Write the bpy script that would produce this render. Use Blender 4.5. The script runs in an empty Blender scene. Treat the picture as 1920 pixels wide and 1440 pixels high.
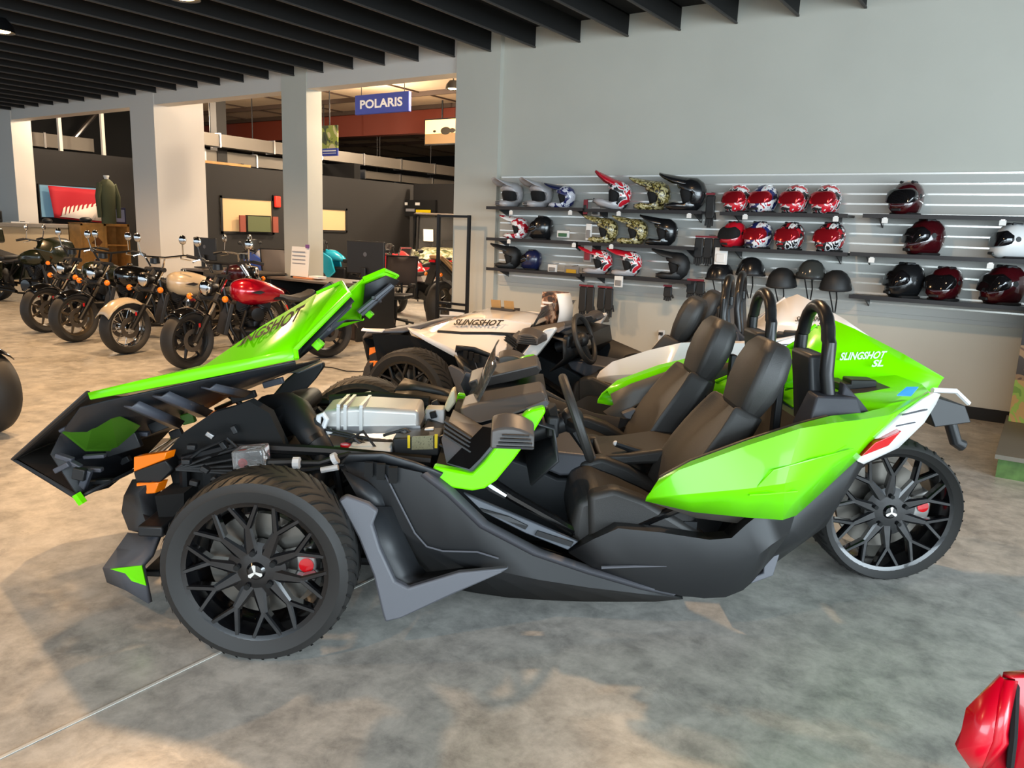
import bpy, bmesh, math, random
from mathutils import Vector, Matrix
random.seed(7)
C = bpy.context.scene
COL = C.collection
PI = math.pi

# ---------------------------------------------------------------- camera
cam_data = bpy.data.cameras.new('camera')
cam = bpy.data.objects.new('camera', cam_data); COL.objects.link(cam)
cam_data.sensor_fit = 'HORIZONTAL'; cam_data.sensor_width = 36.0; cam_data.lens = 27.19
cam_data.clip_start = 0.05; cam_data.clip_end = 200
cam.matrix_world = Matrix(((0.821414, -0.140332, 0.552798, 0), (0.569139, 0.139046, -0.810399, 0),
                           (0.03686, 0.980292, 0.194083, 1.52), (0, 0, 0, 1)))
C.camera = cam

# ---------------------------------------------------------------- world daylight, lamps, exposure
w = bpy.data.worlds.new('World'); C.world = w; w.use_nodes = True
nt = w.node_tree; bg = nt.nodes['Background']
bg.inputs[0].default_value = (0.74, 0.88, 1.0, 1); bg.inputs[1].default_value = 1.3

def add_light(name, kind, loc, energy, color, size=0.3, target=None, angle=None, blend=0.3):
    d = bpy.data.lights.new(name, kind); d.energy = energy; d.color = color
    if kind == 'AREA': d.shape = 'DISK'; d.size = size
    else: d.shadow_soft_size = size
    if kind == 'SPOT': d.spot_size = angle; d.spot_blend = blend
    o = bpy.data.objects.new(name, d); COL.objects.link(o); o.location = loc
    if target is not None:
        o.rotation_euler = (Vector(target) - Vector(loc)).to_track_quat('-Z', 'Y').to_euler()
    return o
WARM = (1.0, 0.62, 0.32)
WARM2 = (1.0, 0.80, 0.58)
# round ceiling lamps of the showroom: the light of each hangs just under its housing
LAMPS = [(-5.08, 2.62), (-1.9, 4.45), (-10.15, 4.35), (-6.94, 4.56), (-13.4, 4.3), (-5.0, -1.2), (-1.7, -1.0)]
LAMP_POWER = [400, 250, 340, 430, 380, 130, 110]
for (lx, ly), p in zip(LAMPS, LAMP_POWER):
    add_light('lamp_light', 'SPOT', (lx, ly, 3.42), p, WARM, 0.07, (lx, ly, 0), math.radians(150), 0.6)
# lamps of the hall behind the openings
for lx, ly in [(-7.72, 9.9), (-8.3, 11.6), (-12.0, 12.0), (-12.4, 16.0), (-9.0, 17.0), (-16.5, 9.6)]:
    add_light('lamp_light', 'POINT', (lx, ly, 3.75), 400, WARM2, 0.15)
# daylight from the shop windows behind and beside the camera
o = add_light("window_daylight", "AREA", (2.8, -4.6, 2.3), 640, (0.77, 0.91, 1.0), 3.6, (0.9, 1.8, 0.0))
o.data.shape = 'RECTANGLE'; o.data.size = 8.0; o.data.size_y = 2.6
o = add_light('window_daylight', 'AREA', (5.5, 2.0, 1.6), 640, (0.77, 0.91, 1.0), 3.6, (0.5, 2.6, 0.0))
o.data.shape = 'RECTANGLE'; o.data.size = 6.0; o.data.size_y = 2.6

vs = C.view_settings
vs.view_transform = 'Standard'; vs.look = 'None'; vs.exposure = 0.0; vs.gamma = 1.0
try: vs.use_curve_mapping = False
except Exception: pass

# ---------------------------------------------------------------- materials
def lin(h):
    if isinstance(h, tuple): return h
    h = h.lstrip('#'); out = []
    for i in (0, 2, 4):
        c = int(h[i:i+2], 16)/255
        out.append(c/12.92 if c <= 0.04045 else ((c+0.055)/1.055)**2.4)
    return tuple(out)
MATS = {}
def mat(name, col, rough=0.5, metal=0.0, coat=0.0, emit=0.0, trans=0.0, spec=0.5, bump=0.0, bscale=200.0, var=0.0, vscale=6.0, emcol=None, sheen=0.0):
    if name in MATS: return MATS[name]
    m = bpy.data.materials.new(name); m.use_nodes = True; t = m.node_tree
    b = t.nodes['Principled BSDF']; c = lin(col)
    b.inputs['Base Color'].default_value = (*c, 1); b.inputs['Roughness'].default_value = rough
    b.inputs['Metallic'].default_value = metal; b.inputs['Coat Weight'].default_value = coat
    b.inputs['Coat Roughness'].default_value = 0.04
    b.inputs['Specular IOR Level'].default_value = spec
    if sheen: b.inputs['Sheen Weight'].default_value = sheen
    if trans: b.inputs['Transmission Weight'].default_value = trans
    if emit:
        b.inputs['Emission Color'].default_value = (*lin(emcol or col), 1); b.inputs['Emission Strength'].default_value = emit
    if bump or var:
        tc = t.nodes.new('ShaderNodeTexCoord')
    if bump:
        n = t.nodes.new('ShaderNodeTexNoise'); n.inputs['Scale'].default_value = bscale; n.inputs['Detail'].default_value = 3
        bp = t.nodes.new('ShaderNodeBump'); bp.inputs['Strength'].default_value = bump; bp.inputs['Distance'].default_value = 0.01
        t.links.new(tc.outputs['Object'], n.inputs['Vector']); t.links.new(n.outputs['Fac'], bp.inputs['Height'])
        t.links.new(bp.outputs['Normal'], b.inputs['Normal'])
    if var:
        n = t.nodes.new('ShaderNodeTexNoise'); n.inputs['Scale'].default_value = vscale; n.inputs['Detail'].default_value = 5
        r = t.nodes.new('ShaderNodeValToRGB')
        r.color_ramp.elements[0].position = 0.3; r.color_ramp.elements[1].position = 0.7
        r.color_ramp.elements[0].color = (*[x*(1-var) for x in c], 1); r.color_ramp.elements[1].color = (*[min(1, x*(1+var)) for x in c], 1)
        t.links.new(tc.outputs['Object'], n.inputs['Vector']); t.links.new(n.outputs['Fac'], r.inputs['Fac'])
        t.links.new(r.outputs['Color'], b.inputs['Base Color'])
    MATS[name] = m; return m
def pattern_mat(name, cols, scale, rough=0.4, coat=0.3, detail=2.0, dist=1.5):
    """hard edged procedural patches in several colours (helmet graphics, camouflage, printed pictures)"""
    if name in MATS: return MATS[name]
    m = bpy.data.materials.new(name); m.use_nodes = True; t = m.node_tree; b = t.nodes['Principled BSDF']
    tc = t.nodes.new('ShaderNodeTexCoord'); n = t.nodes.new('ShaderNodeTexNoise'); r = t.nodes.new('ShaderNodeValToRGB')
    n.inputs['Scale'].default_value = scale; n.inputs['Detail'].default_value = detail; n.inputs['Distortion'].default_value = dist
    r.color_ramp.interpolation = 'CONSTANT'
    pos = [0.0] + [0.36 + 0.28*(i+0.5)/max(1, len(cols)-1) - 0.14/max(1, len(cols)-1) for i in range(len(cols)-1)]
    while len(r.color_ramp.elements) < len(cols): r.color_ramp.elements.new(0.5)
    for e_, p_, c_ in zip(r.color_ramp.elements, pos, cols): e_.position = p_; e_.color = (*lin(c_), 1)
    t.links.new(tc.outputs['Object'], n.inputs['Vector']); t.links.new(n.outputs['Fac'], r.inputs['Fac'])
    t.links.new(r.outputs['Color'], b.inputs['Base Color'])
    b.inputs['Roughness'].default_value = rough; b.inputs['Coat Weight'].default_value = coat
    MATS[name] = m; return m
def floor_mat():
    m = bpy.data.materials.new('polished_concrete'); m.use_nodes = True; t = m.node_tree; b = t.nodes['Principled BSDF']
    tc = t.nodes.new('ShaderNodeTexCoord')
    def noise(s, d, dist=0.0, rough=0.55, stretch=None):
        n = t.nodes.new('ShaderNodeTexNoise'); n.inputs['Scale'].default_value = s; n.inputs['Detail'].default_value = d
        n.inputs['Distortion'].default_value = dist; n.inputs['Roughness'].default_value = rough
        t.links.new(tc.outputs['Object'], n.inputs['Vector']); return n
    def ramp(n, p0, c0, p1, c1):
        r = t.nodes.new('ShaderNodeValToRGB'); r.color_ramp.elements[0].position = p0; r.color_ramp.elements[1].position = p1
        r.color_ramp.elements[0].color = (*c0, 1); r.color_ramp.elements[1].color = (*c1, 1)
        t.links.new(n.outputs['Fac'], r.inputs['Fac']); return r
    a = ramp(noise(0.9, 9, 0.15, 0.66), 0.34, lin('8a8985'), 0.66, lin('bebab2'))
    c = ramp(noise(7.0, 12, 0.2, 0.74), 0.36, lin('757471'), 0.62, lin('d0ccc4'))
    mx = t.nodes.new('ShaderNodeMix'); mx.data_type = 'RGBA'; mx.inputs['Factor'].default_value = 0.5
    t.links.new(a.outputs['Color'], mx.inputs['A']); t.links.new(c.outputs['Color'], mx.inputs['B'])
    d = ramp(noise(2.6, 12, 0.5, 0.78), 0.56, (1, 1, 1), 0.72, (0.62, 0.62, 0.60))
    mu = t.nodes.new('ShaderNodeMix'); mu.data_type = 'RGBA'; mu.blend_type = 'MULTIPLY'; mu.inputs['Factor'].default_value = 0.8
    t.links.new(mx.outputs['Result'], mu.inputs['A']); t.links.new(d.outputs['Color'], mu.inputs['B'])
    t.links.new(mu.outputs['Result'], b.inputs['Base Color'])
    rr = ramp(noise(4.0, 6, 0.5), 0.3, (0.26,)*3, 0.7, (0.46,)*3)
    t.links.new(rr.outputs['Color'], b.inputs['Roughness'])
    bp = t.nodes.new('ShaderNodeBump'); bp.inputs['Strength'].default_value = 0.12; bp.inputs['Distance'].default_value = 0.01
    t.links.new(noise(14.0, 6, 0.4).outputs['Fac'], bp.inputs['Height']); t.links.new(bp.outputs['Normal'], b.inputs['Normal'])
    b.inputs['Specular IOR Level'].default_value = 0.55
    return m
def stripes_mat(name, c1, c2, freq, axis, duty=0.1, rough=0.6):
    if name in MATS: return MATS[name]
    m = bpy.data.materials.new(name); m.use_nodes = True; t = m.node_tree; b = t.nodes['Principled BSDF']
    tc = t.nodes.new('ShaderNodeTexCoord'); sp = t.nodes.new('ShaderNodeSeparateXYZ'); t.links.new(tc.outputs['Object'], sp.inputs[0])
    mu = t.nodes.new('ShaderNodeMath'); mu.operation = 'MULTIPLY'; mu.inputs[1].default_value = freq
    t.links.new(sp.outputs[axis], mu.inputs[0])
    fr = t.nodes.new('ShaderNodeMath'); fr.operation = 'FRACT'; t.links.new(mu.outputs[0], fr.inputs[0])
    lt = t.nodes.new('ShaderNodeMath'); lt.operation = 'LESS_THAN'; lt.inputs[1].default_value = duty; t.links.new(fr.outputs[0], lt.inputs[0])
    mx = t.nodes.new('ShaderNodeMix'); mx.data_type = 'RGBA'; mx.inputs['A'].default_value = (*lin(c1), 1); mx.inputs['B'].default_value = (*lin(c2), 1)
    t.links.new(lt.outputs[0], mx.inputs['Factor']); t.links.new(mx.outputs['Result'], b.inputs['Base Color'])
    b.inputs['Roughness'].default_value = rough; MATS[name] = m; return m

M_WALL = mat('wall_paint_grey', 'bebcb1', 0.75, var=0.03, vscale=1.5)
M_WHITE = mat('wall_paint_white', 'd2ccc4', 0.7)
M_DARKWALL = mat('charcoal_wall', '201f1f', 0.8)
M_BLACK = mat('black_paint', '0c0c0d', 0.7)
M_VOID = mat('black_matte', '060606', 0.9)
M_BLKMETAL = mat('black_metal', '17181a', 0.38, 0.4)
M_GLOSSBLK = mat('gloss_black', '0b0b0c', 0.14, 0.0, coat=0.6)
M_BLKPLASTIC = mat('black_plastic', '26282b', 0.46, bump=0.05, bscale=600)
M_GREYPLASTIC = mat('grey_plastic', '54555b', 0.48, bump=0.05, bscale=500)
M_DKPLASTIC = mat('dark_plastic', '17181a', 0.5)
M_RUBBER = mat('tyre_rubber', '222120', 0.62)
M_LEATHER = mat('black_vinyl', '2b2a29', 0.5, bump=0.12, bscale=350)
M_CHROME = mat('chrome', 'd8d8d8', 0.09, 1.0)
M_STEEL = mat('brushed_steel', 'a5a5a6', 0.32, 1.0)
M_SILVER = mat('cast_aluminium', 'd4d1cc', 0.42, 0.45)
M_ORANGE = mat('amber_lens', 'f07808', 0.2, coat=0.5, emit=0.15)
M_RED = mat('red_lens', 'c01018', 0.2, coat=0.6)
M_WHITEPL = mat('white_plastic', 'dedede', 0.4)
M_PAPER = mat('white_paper', 'e8e6e2', 0.7)
M_GREEN = mat('lime_paint', '6ede00', 0.26, coat=0.22, spec=0.3)
M_WPAINT = mat('white_paint', 'e6e4e2', 0.18, coat=1.0)
M_GLASS = mat('clear_acrylic', 'e4e4e2', 0.03, trans=0.96)
M_GLASS.node_tree.nodes['Principled BSDF'].inputs['IOR'].default_value = 1.08
M_WOOD = mat('pine_wood', 'b98645', 0.5, var=0.18, vscale=9)
M_CARD = mat('cardboard', 'a9824f', 0.8)

# ---------------------------------------------------------------- mesh helpers
class MB:
    def __init__(s): s.v = []; s.f = []
    def add(s, vs, fs):
        o = len(s.v); s.v += [tuple(p) for p in vs]; s.f += [tuple(i+o for i in f) for f in fs]; return s
    def box(s, c, d, rot=None):
        hx, hy, hz = d[0]/2, d[1]/2, d[2]/2
        vs = [Vector((x*hx, y*hy, z*hz)) for x in (-1, 1) for y in (-1, 1) for z in (-1, 1)]
        if rot is not None: vs = [rot @ v for v in vs]
        return s.add([v + Vector(c) for v in vs], [(0,1,3,2), (4,6,7,5), (0,4,5,1), (2,3,7,6), (0,2,6,4), (1,5,7,3)])
    def span(s, a, b):
        return s.box([(a[i]+b[i])/2 for i in range(3)], [abs(a[i]-b[i]) for i in range(3)])
    def prism(s, pts, off):
        """pts: closed outline of 3D points; off: offset vector of the other face"""
        n = len(pts); off = Vector(off); p2 = [Vector(p)+off for p in pts]
        return s.add(list(pts)+p2, [tuple(range(n-1, -1, -1)), tuple(range(n, 2*n))] + [(i, (i+1) % n, n+(i+1) % n, n+i) for i in range(n)])
    def loft(s, rows, close=False, caps=False):
        n = len(rows[0]); vs = [p for r in rows for p in r]; fs = []
        for i in range(len(rows)-1):
            for j in range(n if close else n-1):
                k = (j+1) % n; fs.append((i*n+j, i*n+k, (i+1)*n+k, (i+1)*n+j))
        if caps: fs += [tuple(range(n-1, -1, -1)), tuple((len(rows)-1)*n+i for i in range(n))]
        return s.add(vs, fs)
    def tube(s, path, r, n=10, caps=True, closed=False):
        P = [Vector(p) for p in path]; rows = []; m = len(P); up = None
        R = r if isinstance(r, (list, tuple)) else [r]*m
        for i, p in enumerate(P):
            a = P[(i-1) % m] if (closed or i > 0) else p; b = P[(i+1) % m] if (closed or i < m-1) else p
            t = (b-a).normalized()
            if up is None:
                up = Vector((0, 0, 1)) if abs(t.z) < 0.9 else Vector((1, 0, 0))
            u = (up - t*up.dot(t)).normalized(); w_ = t.cross(u); up = u
            rows.append([p + (u*math.cos(2*PI*k/n) + w_*math.sin(2*PI*k/n))*R[i] for k in range(n)])
        if closed: rows.append(rows[0])
        return s.loft(rows, True, caps and not closed)
    def lathe(s, prof, c=(0,0,0), axis='y', n=32, a0=0.0, a1=2*PI):
        """prof: (radius, height along axis)"""
        rows = []; full = abs(a1-a0-2*PI) < 1e-6; m = n if full else n+1
        for k in range(m):
            a = a0+(a1-a0)*k/n; ca, sa = math.cos(a), math.sin(a); row = []
            for r_, h in prof:
                q = {'y': (r_*ca, h, r_*sa), 'z': (r_*ca, r_*sa, h), 'x': (h, r_*ca, r_*sa)}[axis]
                row.append(tuple(q[i]+c[i] for i in range(3)))
            rows.append(row)
        if full: rows.append(rows[0])
        return s.loft(rows)
    def ball(s, c, r, n=16, m=10, rot=None):
        r = r if isinstance(r, (tuple, list)) else (r, r, r); rows = []
        for i in range(m+1):
            th = PI*i/m; row = []
            for k in range(n):
                p = Vector((r[0]*math.sin(th)*math.cos(2*PI*k/n), r[1]*math.sin(th)*math.sin(2*PI*k/n), r[2]*math.cos(th)))
                if rot is not None: p = rot @ p
                row.append(p+Vector(c))
            rows.append(row)
        return s.loft(rows, True)
    def cyl(s, a, b, r, n=16): return s.tube([a, b], r, n)
    def poly(s, pts): return s.add(pts, [tuple(range(len(pts)))])
    def mirror_y(s):
        o = MB(); o.v = [(x, -y, z) for x, y, z in s.v]; o.f = [tuple(reversed(f)) for f in s.f]; return o
    def xf(s, m):
        s.v = [tuple(m @ Vector(p)) for p in s.v]; return s
    def build(s, name, m, parent=None, smooth=35, bevel=0.0, solid=0.0, sub=0, bseg=2, off=0.0, label=None):
        me = bpy.data.meshes.new(name); me.from_pydata(s.v, [], s.f); me.materials.append(m)
        bm = bmesh.new(); bm.from_mesh(me); bmesh.ops.remove_doubles(bm, verts=bm.verts, dist=1e-5)
        bmesh.ops.recalc_face_normals(bm, faces=bm.faces)
        if smooth:
            for f in bm.faces: f.smooth = True
            for e in bm.edges:
                if len(e.link_faces) == 2 and e.calc_face_angle(0) > math.radians(smooth): e.smooth = False
        bm.to_mesh(me); bm.free()
        o = bpy.data.objects.new(name, me); COL.objects.link(o)
        if parent is not None: o.parent = parent
        if solid:
            q = o.modifiers.new('solid', 'SOLIDIFY'); q.thickness = solid; q.offset = off
        if bevel:
            q = o.modifiers.new('bevel', 'BEVEL'); q.width = bevel; q.segments = bseg; q.limit_method = 'ANGLE'; q.angle_limit = math.radians(32)
            q.harden_normals = False
        if sub:
            q = o.modifiers.new('sub', 'SUBSURF'); q.levels = sub; q.render_levels = sub
        if label: o['label'] = label
        return o
def tag(o, label, cat, group=None, kind=None):
    o['label'] = label; o['category'] = cat
    if group: o['group'] = group
    if kind: o['kind'] = kind
    return o
def thing(name, label, cat, loc=(0,0,0), rz=0.0, group=None):
    o = bpy.data.objects.new(name, None); COL.objects.link(o); o.location = loc; o.rotation_euler = (0, 0, rz)
    o.empty_display_size = 0.1
    return tag(o, label, cat, group)
def struct(name, mb, m, **k):
    o = mb.build(name, m, **k); o['kind'] = 'structure'; return o
def copy_tree(o, parent=None):
    c = o.copy(); COL.objects.link(c)
    if parent is not None: c.parent = parent
    for ch in o.children: copy_tree(ch, c)
    return c
def text_mb(s, size, M, ext=0.002, shear=0.0, sx=1.0, bold=0.0, align='CENTER', res=2):
    cu = bpy.data.curves.new('t', 'FONT'); cu.body = s; cu.size = size; cu.extrude = ext; cu.shear = shear; cu.offset = bold
    cu.align_x = align; cu.align_y = 'CENTER'; cu.resolution_u = res
    o = bpy.data.objects.new('t', cu); COL.objects.link(o)
    dg = bpy.context.evaluated_depsgraph_get(); me = bpy.data.meshes.new_from_object(o.evaluated_get(dg))
    mb = MB(); S = Matrix.Diagonal((sx, 1, 1, 1))
    mb.add([M @ (S @ v.co) for v in me.vertices], [tuple(p.vertices) for p in me.polygons])
    bpy.data.objects.remove(o); bpy.data.curves.remove(cu); bpy.data.meshes.remove(me)
    return mb
def patch_text(s, fn, shear=0.0, ext=0.0):
    """lettering laid on a curved face: fn(u, v) gives the 3D point for the text's own 0..1 box"""
    mb = text_mb(s, 1.0, Matrix.Identity(4), 0.0, shear, 1.0, 0.03, 'LEFT', 3)
    xs = [p[0] for p in mb.v]; ys = [p[1] for p in mb.v]; x0, x1, y0, y1 = min(xs), max(xs), min(ys), max(ys)
    mb.v = [tuple(fn((p[0]-x0)/(x1-x0), (p[1]-y0)/(y1-y0))) for p in mb.v]
    return mb
def frame_m(o, xdir, ydir):
    """matrix whose local x / y axes run along the given directions at o"""
    x = Vector(xdir).normalized(); y = Vector(ydir); y = (y - x*y.dot(x)).normalized(); z = x.cross(y)
    return Matrix(((x.x, y.x, z.x, o[0]), (x.y, y.y, z.y, o[1]), (x.z, y.z, z.z, o[2]), (0, 0, 0, 1)))
def arc(c, r, a0, a1, n, plane='xz'):
    out = []
    for i in range(n+1):
        a = a0+(a1-a0)*i/n; u, v = r*math.cos(a), r*math.sin(a)
        out.append({'xz': (c[0]+u, c[1], c[2]+v), 'yz': (c[0], c[1]+u, c[2]+v), 'xy': (c[0]+u, c[1]+v, c[2])}[plane])
    return out

# ================================================================ the building
CEIL = 3.62
struct('floor', MB().span((-34, -9, -0.1), (9, 30, 0)), floor_mat(), smooth=0)
M_JOINT = mat('joint_sealant', 'c9c7c0', 0.6)
p0 = Vector((*(-2.256,0.804), 0.001)); p1 = Vector((*(-2.256,1.507), 0.001)); dj = (p1-p0).normalized(); nj = Vector((-dj.y, dj.x, 0))*0.006
struct('trim_1', MB().prism([p0-dj*3+nj, p0-dj*3-nj, p1+dj*9-nj, p1+dj*9+nj], (0, 0, 0.002)), M_JOINT, smooth=0)
# showroom ceiling: black deck with steel joists
struct('ceiling', MB().span((-34, -7, CEIL+0.24), (9, 8.04, CEIL+0.34)), M_VOID, smooth=0)
M_JOIST = mat('joist_paint', '0a0a0a', 0.8)
M_FLANGE_LIT = mat('joist_flange_lit', '3a3633', 0.6)  # paler than the joists: light on their lower edges is put into the colour
k = 0
x = -5.33-0.6*32
while x < 5:
    mb = MB().span((x-0.004, -6.5, CEIL+0.02), (x+0.004, 8.03, CEIL+0.23)).span((x-0.04, -6.5, CEIL+0.22), (x+0.004, 8.03, CEIL+0.238))
    o = struct('ceiling_joist', mb, M_JOIST, smooth=0)
    f = MB().span((x-0.011, -6.5, CEIL+0.006), (x+0.011, 8.03, CEIL+0.022)).build('flange', M_FLANGE_LIT, o, smooth=0)
    x += 0.6; k += 1
# walls
struct('wall_right', MB().span((-5.8, 8.04, 0), (9, 8.3, CEIL+0.3)), M_WALL, smooth=0)
struct('pillar', MB().span((-6.45, 7.97, 0), (-5.78, 8.42, CEIL+0.3)), M_WALL, smooth=0)
struct('column', MB().span((-9.82, 8.0, 0), (-9.27, 8.29, CEIL+0.3)), M_WALL, smooth=0)
struct('column', MB().span((-13.95, 8.0, 0), (-13.2, 8.97, CEIL+0.3)), M_WHITE, smooth=0)
struct('wall_left', MB().span((-26, 8.0, 0), (-18.55, 8.4, CEIL+0.3)), M_WHITE, smooth=0)
struct('beam', MB().span((-26, 8.02, 3.44), (-6.3, 8.28, CEIL+0.3)), M_WHITE, smooth=0)
struct('baseboard_right', MB().span((-5.78, 8.02, 0), (9, 8.045, 0.11)), M_BLACK, smooth=0)
# the hall beyond the openings
HX = -14.2
struct('wall_hall', MB().span((HX-0.2, 8.97, 0), (HX, 26, 2.62)), M_DARKWALL, smooth=0)
struct('wall_back', MB().span((-30, 26, 0), (2, 26.2, 6.5)), M_VOID, smooth=0)
struct('wall_side', MB().span((-6.2, 8.4, 0), (-6.0, 26, 5.5)), M_DARKWALL, smooth=0)
struct('wall_far', MB().span((-30, 8.2, 0), (-29.8, 26, 6.5)), M_VOID, smooth=0)
M_INSUL = mat('insulation_white', 'b9a389', 0.8, var=0.06, vscale=2)
M_PURLIN = mat('purlin_dark', '3a2a20', 0.7)
zc = 4.45
struct('ceiling_hall', MB().span((-30, 8.3, zc), (-6.0, 26, zc+0.1)), M_INSUL, smooth=0)
for i in range(9):
    struct('ceiling_purlin', MB().span((-30, 9.0+1.5*i, zc-0.1), (-6.0, 9.05+1.5*i, zc)), M_PURLIN, smooth=0)
for i in range(9):
    struct('ceiling_seam', MB().span((-24+2.0*i, 8.4, zc-0.03), (-23.97+2.0*i, 26, zc)), M_PURLIN, smooth=0)
M_RUST = mat('red_oxide_steel', '6b2a17', 0.6)
struct('beam_red', MB().span((-24, 15.2, zc-0.62), (-6.0, 15.45, zc-0.02)), M_RUST, smooth=0)
struct('wall_gable', MB().span((-24, 25.6, 3.0), (-6.0, 25.8, zc+0.1)), M_VOID, smooth=0)
struct('column_steel', MB().span((-15.75, 10.85, 0), (-15.5, 11.1, zc)), mat('column_black', '1b1816', 0.6), smooth=0)
# wall of the first bay: charcoal below, glazed band above
struct('wall_bay', MB().span((-19.4, 8.4, 0), (-19.2, 14, 2.95)), M_DARKWALL, smooth=0)
struct('wall_bay_end', MB().span((-19.2, 13.9, 0), (-14.4, 14.1, 3.0)), M_VOID, smooth=0)
for yy in (9.35, 10.35):
    struct('window_post', MB().span((-19.34, yy-0.035, 2.95), (-19.26, yy+0.035, 4.4)), M_WHITE, smooth=0)
struct('wall_bay_upper', MB().span((-22, 8.4, 2.9), (-21.8, 14, 4.4)), M_VOID, smooth=0)
# office windows in the hall wall: frame, bright room behind the pane
M_OFFICE = mat('lit_office_wall', 'c9a97c', 0.8, emit=0.28, emcol='d8b27c')
def office_window(n, a, b):
    y0, z1, y1, z0 = a[1], a[2], b[1], b[2]
    fr = MB()
    fr.span((HX-0.01, y0, z0), (HX+0.03, y0+0.05, z1)).span((HX-0.01, y1-0.05, z0), (HX+0.03, y1, z1))
    fr.span((HX-0.01, y0, z0), (HX+0.03, y1, z0+0.05)).span((HX-0.01, y0, z1-0.05), (HX+0.03, y1, z1))
    o = struct('window_%d' % n, fr, M_BLACK, smooth=0)
    MB().span((HX-0.005, y0, z0), (HX+0.006, y1, z1)).build('pane', M_OFFICE, o, smooth=0)
    return o
office_window(1, (-14.2,9.945,2.014), (-14.2,11.281,1.244))
office_window(2, (-14.2,12.618,1.901), (-14.2,13.451,1.332))
# electric outlet on the right wall
o = thing('wall_outlet', 'white outlet on the grey wall with a cord hanging from it', 'outlet', (-3.484,8.03,0.436))
MB().box((0, 0, 0), (0.075, 0.012, 0.12)).build('cover_plate', M_WHITEPL, o, bevel=0.004)
MB().box((0, -0.02, 0.02), (0.04, 0.04, 0.035)).build('plug', M_DKPLASTIC, o, bevel=0.004)
MB().tube([(0, -0.035, 0.01), (-0.01, -0.05, -0.12), (-0.05, -0.05, -0.3), (-0.09, -0.04, -0.45)], 0.006, 6).build('cord', M_WHITEPL, o)

# ceiling lamps: housing and glowing diffuser
M_GLOW = mat('lamp_glow', 'ffd9a0', 0.4, emit=14.0, emcol='ffcf90')
def ceiling_lamp(x, y, z, label, drop=0.0):
    t = thing('ceiling_lamp', label, 'lamp', (x, y, z), 0, 'round ceiling lamps')
    MB().lathe([(0.0, 0.10), (0.07, 0.10), (0.13, 0.03), (0.15, -0.05), (0.14, -0.05), (0.12, 0.02), (0.0, 0.06)], axis='z', n=20).build('housing', M_BLKMETAL, t)
    MB().lathe([(0.0, -0.055), (0.09, -0.045), (0.125, -0.01), (0.10, 0.02), (0, 0.03)], axis='z', n=20).build('diffuser', M_GLOW, t)
    MB().cyl((0, 0, 0.09), (0, 0, 0.12+drop), 0.012, 8).build('stem', M_BLKMETAL, t)
    return t
names = ['round warm lamp under the black ceiling over the open lime three-wheeler', 'round warm lamp under the black ceiling near the grey helmet wall',
         'bright round lamp on the black ceiling, cut by the left picture edge', 'round lamp at the upper picture edge whose glow shows on the joists',
         'round lamp on the black ceiling above the touring motorcycle', 'round warm lamp on the ceiling behind the viewer on the left', 'round warm lamp on the ceiling behind the viewer on the right']
for (lx, ly), nm in zip(LAMPS, names): ceiling_lamp(lx, ly, 3.56, nm, 0.12)
ceiling_lamp(*(-9.575,11.745,4.1), 'bright round lamp under the pale hall ceiling beside the grey pillar', 0.2)
ceiling_lamp(*(-10.893,11.403,4.25), 'small round lamp under the hall ceiling above the blue hanging sign', 0.05)

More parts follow.
